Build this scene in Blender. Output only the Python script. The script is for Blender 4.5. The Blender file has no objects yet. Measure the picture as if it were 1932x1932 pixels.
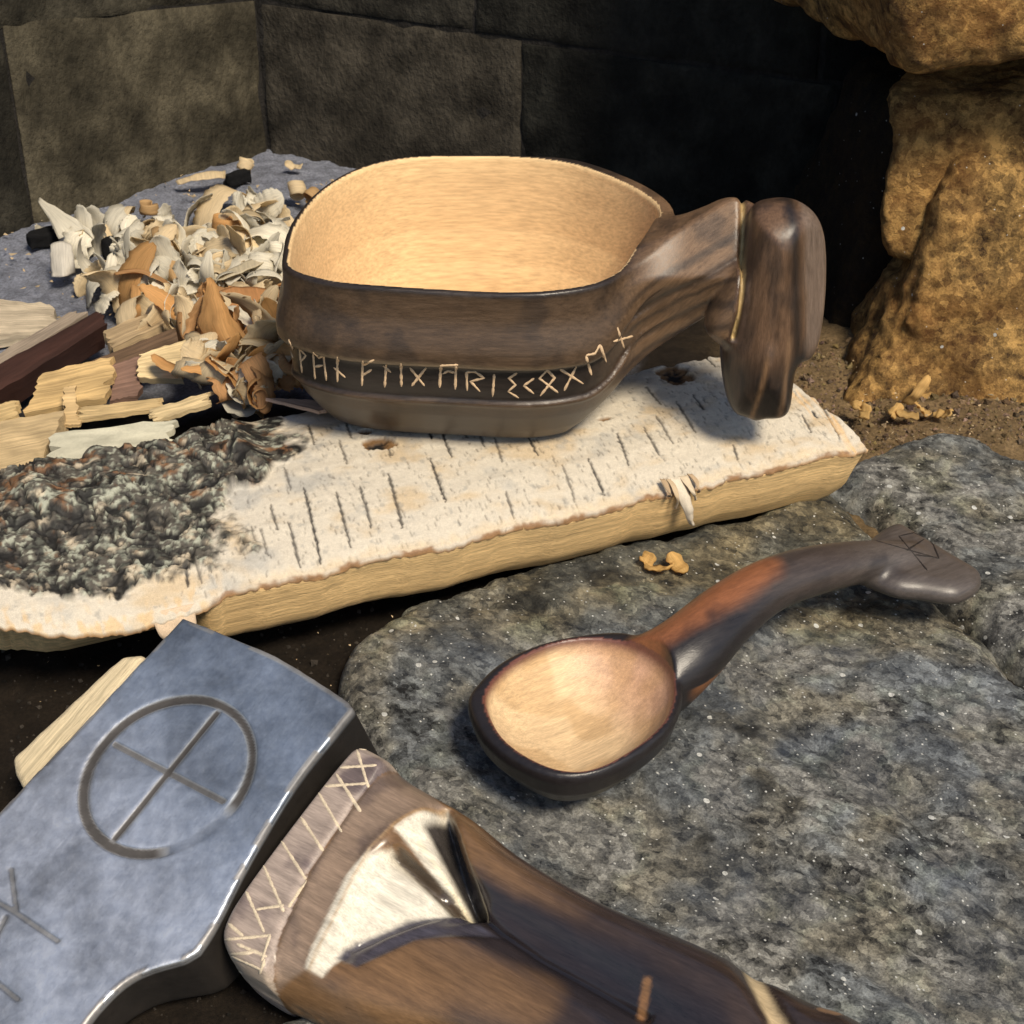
import bpy, math, random
import numpy as np
from mathutils import Vector, Matrix
from mathutils.bvhtree import BVHTree

# ------------------------------------------------------------------ camera, world, sun
S = 0.01                                   # all lengths below are in centimetres
sc = bpy.context.scene
FPX, PITCH = 3261.0, math.radians(33.0)    # focal length for a 1932 px wide frame
CAM = np.array([0.0, -46.0, 29.5])
cam = bpy.data.cameras.new('camera')
cam.sensor_width = 36; cam.lens = 18 * FPX / 966.0
cam.clip_start = 0.01; cam.clip_end = 200
cam.dof.use_dof = True; cam.dof.focus_distance = 0.455; cam.dof.aperture_fstop = 90
camo = bpy.data.objects.new('camera', cam); sc.collection.objects.link(camo)
camo.location = CAM * S; camo.rotation_euler = (math.radians(90) - PITCH, 0, 0)
sc.camera = camo

SUN_AZ, SUN_EL = math.radians(150), math.radians(52)     # azimuth clockwise from +Y
world = bpy.data.worlds.new('World'); sc.world = world; world.use_nodes = True
wn = world.node_tree
sky = wn.nodes.new('ShaderNodeTexSky'); sky.sky_type = 'NISHITA'; sky.sun_disc = False
sky.sun_elevation = SUN_EL; sky.sun_rotation = SUN_AZ
bg = wn.nodes['Background']; bg.inputs[1].default_value = 0.095
wn.links.new(sky.outputs[0], bg.inputs[0])
sd = bpy.data.lights.new('sun', 'SUN'); sd.energy = 3.8; sd.angle = math.radians(14); sd.color = (1.0, 0.88, 0.70)
so = bpy.data.objects.new('sun', sd); sc.collection.objects.link(so)
sv = Vector((math.sin(SUN_AZ) * math.cos(SUN_EL), math.cos(SUN_AZ) * math.cos(SUN_EL), math.sin(SUN_EL)))
so.rotation_euler = sv.to_track_quat('Z', 'Y').to_euler(); so.location = sv * 3
sc.view_settings.view_transform = 'Standard'; sc.view_settings.look = 'None'
sc.view_settings.exposure = 0.36; sc.view_settings.gamma = 1.0

# ------------------------------------------------------------------ small maths kit
random.seed(7); rng = np.random.default_rng(7)
RT = np.array([1.0, 0, 0]); FW = np.array([0, math.cos(PITCH), -math.sin(PITCH)]); UP = np.array([0, math.sin(PITCH), math.cos(PITCH)])
def ray(x, y): return FW * FPX + RT * (x - 966) + UP * (966 - y)
def onplane(x, y, p0, n):
    d = ray(x, y); return CAM + d * (((p0 - CAM) @ n) / (d @ n))
def P(x, y, z): return onplane(x, y, np.array([0, 0, z]), np.array([0, 0, 1.0]))
def PY(x, y, yy): return onplane(x, y, np.array([0, yy, 0]), np.array([0, 1.0, 0]))
def pix(pts, u0, v0, s):                     # crop coordinates -> 1932 frame
    return [((u0 + u / s) * 1932 / 2442, (v0 + v / s) * 1932 / 2442) for u, v in pts]
def unit(v): v = np.asarray(v, float); return v / np.linalg.norm(v)

_perm = np.random.default_rng(3).permutation(256).astype(np.int32); _perm = np.r_[_perm, _perm, _perm]
_grad = np.random.default_rng(5).normal(size=(256, 3)); _grad /= np.linalg.norm(_grad, axis=1)[:, None]
_grad = _grad.astype(np.float32)
def noise(x, y, z):
    x, y, z = np.broadcast_arrays(np.asarray(x, np.float32), np.asarray(y, np.float32), np.asarray(z, np.float32))
    xi, yi, zi = np.floor(x), np.floor(y), np.floor(z)
    fx, fy, fz = x - xi, y - yi, z - zi
    xi = xi.astype(np.int32) & 255; yi = yi.astype(np.int32) & 255; zi = zi.astype(np.int32) & 255
    u, v, w = (t * t * t * (t * (t * 6 - 15) + 10) for t in (fx, fy, fz))
    def g(i, j, k):
        h = _perm[_perm[_perm[xi + i] + yi + j] + zi + k]; G = _grad[h & 255]
        return G[..., 0] * (fx - i) + G[..., 1] * (fy - j) + G[..., 2] * (fz - k)
    l = lambda a, b, t: a + (b - a) * t
    return 1.5 * l(l(l(g(0,0,0), g(1,0,0), u), l(g(0,1,0), g(1,1,0), u), v), l(l(g(0,0,1), g(1,0,1), u), l(g(0,1,1), g(1,1,1), u), v), w)
def fbm(x, y, z, o=4):
    r = 0; a = 1.0; f = 1.0
    for i in range(o): r = r + a * noise(x * f + 17.3 * i, y * f + 5.1 * i, z * f + 9.7 * i); a *= .5; f *= 2.03
    return r
def ridged(x, y, z, o=4):
    r = 0; a = 1.0; f = 1.0
    for i in range(o): r = r + a * (1 - 2 * np.abs(noise(x * f + 3.3 * i, y * f + 7.1 * i, z * f + 1.7 * i))); a *= .5; f *= 2.1
    return r
def sstep(a, b, x): t = np.clip((x - a) / (b - a), 0, 1); return t * t * (3 - 2 * t)
def smin(a, b, k): h = np.clip(.5 + .5 * (b - a) / k, 0, 1); return b + (a - b) * h - k * h * (1 - h)
def smax(a, b, k): return -smin(-a, -b, k)
def lerp(a, b, t): return a + (b - a) * t[..., None]
def segd(x, y, a, b):
    dx, dy = b[0] - a[0], b[1] - a[1]; t = np.clip(((x - a[0]) * dx + (y - a[1]) * dy) / (dx * dx + dy * dy + 1e-9), 0, 1)
    return np.hypot(x - a[0] - t * dx, y - a[1] - t * dy)
def pathd(x, y, pts):
    d = None
    for a, b in zip(pts[:-1], pts[1:]):
        e = segd(x, y, a, b); d = e if d is None else np.minimum(d, e)
    return d
def polysdf(x, y, poly):
    x, y = np.broadcast_arrays(x, y); d = np.full(x.shape, 1e9); ins = np.zeros(x.shape, bool)
    n = len(poly)
    for i in range(n):
        a, b = poly[i], poly[(i + 1) % n]; d = np.minimum(d, segd(x, y, a, b))
        c = (a[1] > y) != (b[1] > y)
        if abs(b[1] - a[1]) > 1e-9: ins ^= c & (x < (b[0] - a[0]) * (y - a[1]) / (b[1] - a[1]) + a[0])
    return np.where(ins, -d, d)
def spline(pts, n=6, closed=False):
    p = np.asarray(pts, float); N = len(p); out = []
    for i in range(N if closed else N - 1):
        g = (lambda k: p[k % N]) if closed else (lambda k: p[min(max(k, 0), N - 1)])
        a, b, c, d = g(i - 1), g(i), g(i + 1), g(i + 2)
        for t in np.arange(n) / n:
            out.append(.5 * (2 * b + (c - a) * t + (2 * a - 5 * b + 4 * c - d) * t * t + (3 * b - a - 3 * c + d) * t ** 3))
    if not closed: out.append(p[-1])
    return np.array(out)
def roundcone(X, Y, Z, a, b, r1, r2, sq=(1, 1, 1)):
    a = np.array(a, float); b = np.array(b, float); d = b - a
    t = np.clip(((X - a[0]) * d[0] + (Y - a[1]) * d[1] + (Z - a[2]) * d[2]) / (d @ d), 0, 1)
    return np.sqrt(((X - a[0] - t * d[0]) * sq[0]) ** 2 + ((Y - a[1] - t * d[1]) * sq[1]) ** 2 + ((Z - a[2] - t * d[2]) * sq[2]) ** 2) - (r1 + (r2 - r1) * t)

def surface_nets(fn, lo, hi, h):
    ax = [np.arange(lo[i], hi[i] + h, h) for i in range(3)]
    X, Y, Z = ax[0][:, None, None], ax[1][None, :, None], ax[2][None, None, :]
    V = np.broadcast_to(fn(X, Y, Z), (len(ax[0]), len(ax[1]), len(ax[2]))).astype(np.float32)
    s = V < 0
    cnt = np.zeros(tuple(n - 1 for n in V.shape), np.int8)
    for i in (0, 1):
        for j in (0, 1):
            for k in (0, 1): cnt += s[i:V.shape[0]-1+i, j:V.shape[1]-1+j, k:V.shape[2]-1+k]
    act = np.argwhere((cnt > 0) & (cnt < 8)); I, J, K = act.T
    idx = np.full(cnt.shape, -1, np.int32); idx[I, J, K] = np.arange(len(act))
    acc = np.zeros((len(act), 3)); num = np.zeros(len(act))
    cor = [(i, j, k) for i in (0, 1) for j in (0, 1) for k in (0, 1)]
    for a in cor:
        for b in cor:
            if sum(b) == sum(a) + 1 and all(q >= p for p, q in zip(a, b)):
                va = V[I + a[0], J + a[1], K + a[2]]; vb = V[I + b[0], J + b[1], K + b[2]]
                m = (va < 0) != (vb < 0); t = np.where(m, va / np.where(m, va - vb, 1), 0)
                p = np.array(a)[None] + t[:, None] * (np.array(b) - np.array(a))[None]
                acc += p * m[:, None]; num += m
    verts = (act + acc / num[:, None]) * h + np.array(lo)[None]
    faces = []
    for axis in range(3):
        sl0 = [slice(None)] * 3; sl1 = [slice(None)] * 3
        sl0[axis] = slice(0, -1); sl1[axis] = slice(1, None)
        e = s[tuple(sl0)] != s[tuple(sl1)]
        E_ = np.argwhere(e); b, c = (axis + 1) % 3, (axis + 2) % 3
        ok = (E_[:, b] > 0) & (E_[:, c] > 0) & (E_[:, b] < V.shape[b] - 1) & (E_[:, c] < V.shape[c] - 1); E_ = E_[ok]
        def at(db, dc):
            q = E_.copy(); q[:, b] += db; q[:, c] += dc; return idx[q[:, 0], q[:, 1], q[:, 2]]
        Qd = np.stack([at(-1, -1), at(0, -1), at(0, 0), at(-1, 0)], 1)
        flip = ~s[E_[:, 0], E_[:, 1], E_[:, 2]]; Qd[flip] = Qd[flip][:, ::-1]; faces.append(Qd)
    return verts, np.concatenate(faces)

def relax(v, f, n=1, lam=.5):
    for _ in range(n):
        acc = np.zeros_like(v); c = np.zeros(len(v))
        for a, b in ((0, 1), (1, 2), (2, 3), (3, 0)):
            np.add.at(acc, f[:, a], v[f[:, b]]); np.add.at(acc, f[:, b], v[f[:, a]]); np.add.at(c, f[:, a], 1); np.add.at(c, f[:, b], 1)
        v = v + lam * (acc / np.maximum(c, 1)[:, None] - v)
    return v

# ------------------------------------------------------------------ object kit
def add(name, verts, faces, mat, parent=None, base=(0, 0, 0), lc=None, col=None, smooth=True, tag=None, autosmooth=None):
    verts = np.asarray(verts, float); base = np.asarray(base, float)
    me = bpy.data.meshes.new(name)
    vv = ((verts - base) * S).astype(np.float32)
    if isinstance(faces, np.ndarray):
        n, k = faces.shape
        me.vertices.add(len(vv)); me.vertices.foreach_set('co', vv.ravel())
        me.loops.add(n * k); me.loops.foreach_set('vertex_index', faces.astype(np.int32).ravel())
        me.polygons.add(n); me.polygons.foreach_set('loop_start', np.arange(n, dtype=np.int32) * k)
        me.update(calc_edges=True)
    else:
        me.from_pydata([tuple(q) for q in vv], [], faces)
    a = me.attributes.new('lc', 'FLOAT_VECTOR', 'POINT')
    a.data.foreach_set('vector', np.asarray(verts if lc is None else lc, np.float32).ravel())
    if col is not None:
        col = np.asarray(col, np.float32)
        if col.ndim == 1: col = np.tile(col, (len(verts), 1))
        c = me.attributes.new('col', 'FLOAT_COLOR', 'POINT')
        c.data.foreach_set('color', np.c_[np.clip(col, 0, 1), np.ones(len(verts))].astype(np.float32).ravel())
    me.polygons.foreach_set('use_smooth', [smooth] * len(me.polygons)); me.update()
    o = bpy.data.objects.new(name, me); sc.collection.objects.link(o)
    if autosmooth is not None: me.set_sharp_from_angle(angle=math.radians(autosmooth))
    if mat: me.materials.append(mat)
    if parent is not None: o.parent = parent
    else: o.location = base * S
    if tag: settag(o, *tag)
    return o
def settag(o, label, cat, group=None, kind=None):
    o['label'] = label; o['category'] = cat
    if group: o['group'] = group
    if kind: o['kind'] = kind
def root(name, base, label, cat, group=None):
    o = bpy.data.objects.new(name, None); sc.collection.objects.link(o)
    o.location = np.asarray(base) * S; o.empty_display_size = .01; settag(o, label, cat, group); return o
def bvh(verts, faces): return BVHTree.FromPolygons([tuple(v) for v in verts], [tuple(map(int, f)) for f in faces])
def project(tree, x, y):
    d = ray(x, y); h = tree.ray_cast(Vector(CAM), Vector(d).normalized())
    if h[0] is None: return None
    n = np.array(h[1]); n = n if n @ d < 0 else -n
    return np.array(h[0]), n
def stroke(tree, pts, w, lift=.012, step=4.0, taper=True):
    """a shallow ribbon lying on a surface along a drawn line"""
    sm = []
    for (a, b) in zip(pts[:-1], pts[1:]):
        n = max(2, int(math.hypot(b[0]-a[0], b[1]-a[1]) / step))
        for i in range(n + (b is pts[-1])): t = i / n; sm.append((a[0] + (b[0]-a[0]) * t, a[1] + (b[1]-a[1]) * t))
    hit = [h for h in (project(tree, *q) for q in sm) if h]
    if len(hit) < 3: return [], []
    p = np.array([h[0] for h in hit]); n = np.array([h[1] for h in hit])
    for _ in range(3): n[1:-1] = (n[:-2] + n[1:-1] * 2 + n[2:]) / 4
    n /= np.linalg.norm(n, axis=1)[:, None]
    t = np.gradient(p, axis=0); t /= np.linalg.norm(t, axis=1)[:, None] + 1e-9
    s = np.cross(n, t); s /= np.linalg.norm(s, axis=1)[:, None] + 1e-9
    ww = np.full(len(p), w) * (1 + .25 * rng.normal(size=len(p)).clip(-1, 1))
    if taper: ww[0] *= .35; ww[-1] *= .35
    V = []; Fc = []
    for i in range(len(p)):
        V += [p[i] + s[i] * ww[i] - n[i] * .03, p[i] + s[i] * ww[i] * .6 + n[i] * lift, p[i] - s[i] * ww[i] * .6 + n[i] * lift, p[i] - s[i] * ww[i] - n[i] * .03]
        if i:
            for k in range(3): Fc.append((4*i-4+k, 4*i-3+k, 4*i+1+k, 4*i+k))
    return V, Fc
def strokes(name, tree, lines, w, mat, parent, base, **kw):
    V = []; Fc = []
    for l in lines:
        v, f = stroke(tree, l, w, **kw); o = len(V); V += v; Fc += [tuple(i + o for i in q) for q in f]
    if V: return add(name, V, Fc, mat, parent, base)

# ------------------------------------------------------------------ materials
class N:
    def __init__(s, name):
        s.m = bpy.data.materials.new(name); s.m.use_nodes = True; s.t = s.m.node_tree; s.b = s.t.nodes['Principled BSDF']
    def n(s, ty, **kw):
        x = s.t.nodes.new(ty)
        for k, v in kw.items(): setattr(x, k, v)
        return x
    def l(s, a, b): s.t.links.new(a, b)
    def attr(s, name): return s.n('ShaderNodeAttribute', attribute_name=name)
    def noise(s, vec, scale, detail=4, rough=.55, stretch=None):
        if stretch is not None:
            mp = s.n('ShaderNodeMapping'); mp.inputs['Scale'].default_value = stretch; s.l(vec, mp.inputs[0]); vec = mp.outputs[0]
        x = s.n('ShaderNodeTexNoise'); x.inputs['Scale'].default_value = scale; x.inputs['Detail'].default_value = detail; x.inputs['Roughness'].default_value = rough
        s.l(vec, x.inputs['Vector']); return x.outputs['Fac']
    def ramp(s, fac, stops):
        r = s.n('ShaderNodeValToRGB'); s.l(fac, r.inputs[0]); e = r.color_ramp.elements
        while len(e) < len(stops): e.new(.5)
        for i, (p, c) in enumerate(stops): e[i].position = p; e[i].color = (*c, 1) if len(c) == 3 else c
        return r.outputs[0]
    def mix(s, fac, a, b, mode='MIX'):
        x = s.n('ShaderNodeMix', data_type='RGBA', blend_type=mode)
        for i, v in ((0, fac), (6, a), (7, b)):
            if isinstance(v, (int, float)): x.inputs[i].default_value = v
            elif isinstance(v, tuple): x.inputs[i].default_value = (*v, 1)
            else: s.l(v, x.inputs[i])
        return x.outputs[2]
    def math(s, op, a, b=0.0):
        x = s.n('ShaderNodeMath', operation=op)
        for i, v in ((0, a), (1, b)):
            if isinstance(v, (int, float)): x.inputs[i].default_value = v
            else: s.l(v, x.inputs[i])
        return x.outputs[0]
    def bump(s, h, strength, dist, prev=None):
        x = s.n('ShaderNodeBump'); x.inputs['Strength'].default_value = strength; x.inputs['Distance'].default_value = dist
        s.l(h, x.inputs['Height'])
        if prev is not None: s.l(prev, x.inputs['Normal'])
        return x.outputs[0]
    def done(s, col=None, rough=None, normal=None, spec=None, metal=None):
        for k, v in (('Base Color', col), ('Roughness', rough), ('Normal', normal), ('Specular IOR Level', spec), ('Metallic', metal)):
            if v is None: continue
            if isinstance(v, (int, float)): s.b.inputs[k].default_value = v
            elif isinstance(v, tuple): s.b.inputs[k].default_value = (*v, 1)
            else: s.l(v, s.b.inputs[k])
        return s.m
def wood(name, stretch, scale=3.0, lo=.55, hi=1.3, rough=.42, bump=.25, dist=.0003, spec=.5, fine=30, rvar=.15, matte=.5):
    k = N(name); c = k.attr('col').outputs['Color']; v = k.attr('lc').outputs['Vector']
    a = k.noise(v, scale, 6, .6, stretch); b = k.noise(v, scale * 5, 3, .6, stretch); g = k.noise(v, fine, 2, .5)
    m = k.ramp(a, [(.28, (lo,) * 3), (.72, (hi,) * 3)]); m2 = k.ramp(b, [(.3, (.78,) * 3), (.7, (1.15,) * 3)])
    col = k.mix(1.0, k.mix(1.0, c, m, 'MULTIPLY'), m2, 'MULTIPLY')
    r = k.math('ADD', k.math('MULTIPLY', a, rvar * 2), rough - rvar)
    bw = k.n('ShaderNodeRGBToBW'); k.l(c, bw.inputs[0]); r = k.math('ADD', r, k.math('MULTIPLY', bw.outputs[0], matte))
    nb = k.bump(b, bump, dist); nb = k.bump(g, bump * .5, dist * .4, nb)
    return k.done(col, r, nb, spec)
M = {}
M['scorched'] = wood('scorched_wood', (.18, 3, 3), 3.8, .66, 1.3, .33, .25, .0002, .45)
M['spoon'] = wood('spoon_wood', (.3, 4, 4), 2.4, .78, 1.2, .34, .25, .0002, .5)
M['haft'] = wood('haft_wood', (.22, 2.5, 2.5), 2.4, .7, 1.25, .20, .1, .0001, .55, 30, .08, 1.0)
M['raw'] = wood('raw_split_wood', (.15, 6, 6), 1.6, .62, 1.22, .65, .7, .0005, .25)
M['rune'] = wood('cut_rune_wood', (2, 2, 2), 3, .8, 1.15, .7, .2, .0001, .2)
M['bark'] = wood('birch_bark', (1, 1, 1), 9, .9, 1.08, .6, .35, .0003, .3, 60)
M['earth'] = wood('ashy_earth', (1, 1, 1), 9, .55, 1.4, .9, .9, .0012, .15, 40)
def shaving_mat():
    k = N('shaving_wood'); c = k.attr('col').outputs['Color']; v = k.attr('lc').outputs['Vector']
    a = k.noise(v, 4, 4, .6, (.4, 5, 1)); col = k.mix(1.0, c, k.ramp(a, [(.3, (.78,) * 3), (.7, (1.12,) * 3)]), 'MULTIPLY')
    k.done(col, .7, k.bump(a, .3, .0002), .2)
    t = k.n('ShaderNodeBsdfTranslucent'); k.l(col, t.inputs[0]); ms = k.n('ShaderNodeMixShader'); ms.inputs[0].default_value = .42
    k.l(k.b.outputs[0], ms.inputs[1]); k.l(t.outputs[0], ms.inputs[2]); k.l(ms.outputs[0], k.t.nodes['Material Output'].inputs[0]); return k.m
M['shaving'] = shaving_mat()
def stone(name, dark, light, tint, mica=.5, sc_=1.0, spec=.4, grain=.0011):
    k = N(name); v = k.attr('lc').outputs['Vector']; c = k.attr('col').outputs['Color']
    big = k.noise(v, .35 * sc_, 4, .6); mid = k.noise(v, 2.4 * sc_, 6, .74); pat = k.noise(v, 1.1 * sc_, 4, .65); fin = k.noise(v, 17 * sc_, 4, .75)
    vo = k.n('ShaderNodeTexVoronoi'); vo.inputs['Scale'].default_value = 6.5 * sc_; wv_ = k.mix(.12, v, k.n('ShaderNodeTexNoise').outputs['Color'], 'MIX')
    nw = [n_ for n_ in k.t.nodes if n_.type == 'TEX_NOISE'][-1]; nw.inputs['Scale'].default_value = 5; k.l(v, nw.inputs['Vector']); k.l(wv_, vo.inputs['Vector'])
    sv_ = k.n('ShaderNodeSeparateColor'); k.l(vo.outputs['Color'], sv_.inputs[0])
    g = k.math('ADD', k.math('ADD', k.math('MULTIPLY', mid, .40), k.math('MULTIPLY', fin, .20)), k.math('ADD', k.math('MULTIPLY', pat, .30), k.math('MULTIPLY', sv_.outputs[0], .10)))
    col = k.ramp(g, [(.40, dark), (.5, tuple((a + b) * .36 for a, b in zip(dark, light))), (.61, light)])
    col = k.mix(k.ramp(big, [(.4, (0,) * 3), (.65, (.6,) * 3)]), col, k.mix(.65, col, tint))
    col = k.mix(1.0, col, c, 'MULTIPLY')
    # mica flakes: small bright glossy facets scattered through the rock
    vm = k.n('ShaderNodeTexVoronoi'); vm.inputs['Scale'].default_value = 8.5; k.l(v, vm.inputs['Vector'])
    near = k.math('LESS_THAN', vm.outputs['Distance'], .2)
    sep = k.n('ShaderNodeSeparateColor'); k.l(vm.outputs['Color'], sep.inputs[0])
    pick = k.math('GREATER_THAN', sep.outputs[0], 1 - .16 * mica)
    mk = k.math('MULTIPLY', near, pick)
    v2 = k.n('ShaderNodeTexVoronoi'); v2.inputs['Scale'].default_value = 2.6; k.l(v, v2.inputs['Vector'])
    s2 = k.n('ShaderNodeSeparateColor'); k.l(v2.outputs['Color'], s2.inputs[0])
    mk = k.math('MAXIMUM', mk, k.math('MULTIPLY', k.math('LESS_THAN', v2.outputs['Distance'], .17), k.math('GREATER_THAN', s2.outputs[1], 1 - .12 * mica)))
    col = k.mix(mk, col, (.75, .75, .70))
    rough = k.math('SUBTRACT', .78, k.math('MULTIPLY', mk, .5))
    nb = k.bump(mid, 1.0, grain * 2.6); nb = k.bump(fin, .9, grain * .9, nb); nb = k.bump(sv_.outputs[1], .5, grain * .8, nb)
    return k.done(col, rough, nb, spec)
M['slab'] = stone('mica_slab_stone', (.010, .010, .010), (.52, .505, .45), (.13, .145, .17), 1.0)
M['ochre'] = stone('ochre_boulder_stone', (.035, .015, .004), (.72, .43, .14), (.46, .20, .045), .15, .75, .3, .0013)
M['brick'] = wood('sooty_firebrick', (1, 1, .7), 1.0, .4, 1.5, .85, .9, .0012, .15, 16)
def steel():
    k = N('forged_steel'); v = k.attr('lc').outputs['Vector']; c = k.attr('col').outputs['Color']
    a = k.noise(v, .42, 6, .62); b = k.noise(v, 3, 5, .65); f = k.noise(v, 30, 3, .6, (1, .06, 1))
    col = k.mix(1.0, c, k.ramp(a, [(.34, (.5,) * 3), (.5, (.88,) * 3), (.66, (1.2,) * 3)]), 'MULTIPLY'); col = k.mix(1.0, col, k.ramp(b, [(.3, (.88,) * 3), (.7, (1.08,) * 3)]), 'MULTIPLY')
    r = k.math('ADD', k.math('MULTIPLY', b, .18), .38)
    nb = k.bump(a, .25, .002); nb = k.bump(b, .2, .0004, nb); nb = k.bump(f, .25, .00012, nb)
    mt = k.ramp(c, [(.15, (.25,) * 3), (.5, (.92,) * 3)])
    return k.done(col, k.math('SUBTRACT', k.math('ADD', r, .32), k.math('MULTIPLY', mt, .35)), nb, .5, mt)
M['steel'] = steel()

# ------------------------------------------------------------------ ground, slabs
def grid(xs, ys, zf):
    X, Y = np.meshgrid(xs, ys, indexing='ij'); Z = zf(X, Y); nx, ny = X.shape
    v = np.stack([X, Y, Z], -1).reshape(-1, 3); i = np.arange(nx * ny).reshape(nx, ny)
    f = np.stack([i[:-1, :-1], i[1:, :-1], i[1:, 1:], i[:-1, 1:]], -1).reshape(-1, 4); return v, f, X.ravel(), Y.ravel()
def ground_z(X, Y):
    z = .28 * fbm(X * .22, Y * .22, 1.0, 4) + .10 * fbm(X * 1.6, Y * 1.6, 4.0, 4)
    z = z + .5 * sstep(8, 15, X) * sstep(-2, 4, Y) - .5 * sstep(2, -4, Y) * sstep(3, -4, X)
    return z - .15
xs = np.r_[np.linspace(-150, -30, 13)[:-1], np.arange(-30, 30, .16), np.linspace(30, 150, 13)]
ys = np.r_[np.linspace(-90, -32, 9)[:-1], np.arange(-32, 34, .16), np.linspace(34, 60, 6)]
gv, gf, GX, GY = grid(xs, ys, ground_z)
nz = fbm(GX * .5, GY * .5, 2.0, 4)
ash = sstep(5.5, 8.5, GY + 1.0 * nz) * sstep(5, 0, GX + 2 * nz)
och = sstep(6, 11, GX + 1.2 * nz) * sstep(-5, 0, GY)
soil = np.array([.022, .016, .011]); ac = np.array([.25, .265, .32]); oc = np.array([.24, .165, .085])
gcol = soil + (ac - soil) * ash[:, None]; gcol = gcol + (oc - gcol) * och[:, None]
gcol *= (1 + .35 * fbm(GX * 1.5, GY * 1.5, 6., 3))[:, None]
o = add('ground', gv, gf, M['earth'], col=gcol); o['kind'] = 'structure'; o['label'] = 'ash and dark earth on the hearth floor'

def slab(name, poly_px, z, zfun, label, h=.1, tint=(1, 1, 1), colfun=None):
    poly = spline([P(x, y, z)[:2] for x, y in poly_px], 5, True)
    lo = poly.min(0) - .6; hi = poly.max(0) + .6
    xs = np.arange(lo[0], hi[0], h); ys = np.arange(lo[1], hi[1], h)
    X, Y = np.meshgrid(xs, ys, indexing='ij')
    d = polysdf(X, Y, poly) + .25 * fbm(X * .6, Y * .6, 3., 3)
    A1 = X * .8 - Y * .6; A2 = X * .6 + Y * .8
    Z = zfun(X, Y) + .10 * fbm(A1 * .7, A2 * 1.4, 8., 4) + .05 * fbm(A1 * 3, A2 * 5, 2., 3) - .10 * np.clip(ridged(A1 * .35, A2 * .9, 6., 3) - .95, 0, 1)
    e = np.clip(1 + d / 1.3, 0, 1.6); Z = Z - 1.5 * (1 - np.sqrt(np.clip(1 - np.minimum(e, 1) ** 2, 0, 1))) - 2.5 * np.maximum(e - 1, 0)
    nx, ny = X.shape; v = np.stack([X, Y, Z], -1).reshape(-1, 3); i = np.arange(nx * ny).reshape(nx, ny)
    f = np.stack([i[:-1, :-1], i[1:, :-1], i[1:, 1:], i[:-1, 1:]], -1).reshape(-1, 4)
    zz = Z.ravel(); f = f[(zz[f] > -1.6).any(1)]
    used = np.unique(f); mp = np.zeros(len(v), int); mp[used] = np.arange(len(used)); v = v[used]; f = mp[f]
    # skirt so that the stone has a body below its rim
    col = np.tile(np.array(tint, float), (len(v), 1)) * (1 + .5 * fbm(v[:, 0] * .4, v[:, 1] * .4, 5., 4))[:, None]
    hue = sstep(-.35, .35, fbm(v[:, 0] * .35 + 9, v[:, 1] * .35, 5., 4)); col = col * lerp(np.tile([1.16, 1.10, .96], (len(v), 1)), np.array([.80, .88, 1.0]), hue)
    if colfun is not None: col = colfun(v, col)
    c0 = np.array([v[:, 0].mean(), v[:, 1].mean(), 0])
    a = math.radians(-38); lcv = np.c_[(v[:, 0] * math.cos(a) + v[:, 1] * math.sin(a)) * .75, -v[:, 0] * math.sin(a) + v[:, 1] * math.cos(a), v[:, 2]]
    add(name, v, f, M['slab'], base=c0, lc=lcv, col=col, tag=(label, 'stone'))
def front_z(X, Y):
    r = (X * .62 + Y * .78)                       # steps run down to the right
    st = np.zeros_like(X)
    for c, hgt in ((-4.5, .22), (-8.5, .30), (-13.0, .28), (-16.5, .2)):
        st = st + hgt * sstep(-.25, .25, r - c + .8 * fbm(X * .25, Y * .25, c, 3))
    for pts, hg in ((((1490, 1350), (1660, 1450), (1790, 1590), (1960, 1740)), .16), (((1400, 1680), (1580, 1750), (1760, 1880), (1960, 2060)), .2), (((1600, 1130), (1500, 1200), (1420, 1230)), .12)):
        q = [P(a, b, .8)[:2] for a, b in pts]; d_ = pathd(X, Y, q); st = st - hg * np.exp(-(d_ / .16) ** 2) - .8 * hg * np.exp(-(d_ / .7) ** 2)
    return .15 + st * .7 + .25 * fbm(X * .18, Y * .18, 12., 2) - .02 * X
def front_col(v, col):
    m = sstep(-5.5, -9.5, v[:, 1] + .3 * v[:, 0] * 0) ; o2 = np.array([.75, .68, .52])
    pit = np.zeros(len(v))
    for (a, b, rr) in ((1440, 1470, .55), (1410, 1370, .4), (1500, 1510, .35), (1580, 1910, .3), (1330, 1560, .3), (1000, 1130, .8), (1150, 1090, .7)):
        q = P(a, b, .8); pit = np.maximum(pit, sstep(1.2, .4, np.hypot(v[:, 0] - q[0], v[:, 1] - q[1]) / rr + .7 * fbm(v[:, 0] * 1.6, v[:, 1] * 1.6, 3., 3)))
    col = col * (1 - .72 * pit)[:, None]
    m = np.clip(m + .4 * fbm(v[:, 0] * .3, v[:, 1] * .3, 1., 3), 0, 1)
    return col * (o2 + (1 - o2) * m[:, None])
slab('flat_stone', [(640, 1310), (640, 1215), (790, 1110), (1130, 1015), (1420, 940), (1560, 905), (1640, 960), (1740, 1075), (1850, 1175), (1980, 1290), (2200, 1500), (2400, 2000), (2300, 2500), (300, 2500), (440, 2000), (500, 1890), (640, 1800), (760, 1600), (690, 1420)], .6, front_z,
     'broad flat grey mica-flecked stone under the wooden spoon', .085, colfun=front_col)
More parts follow.
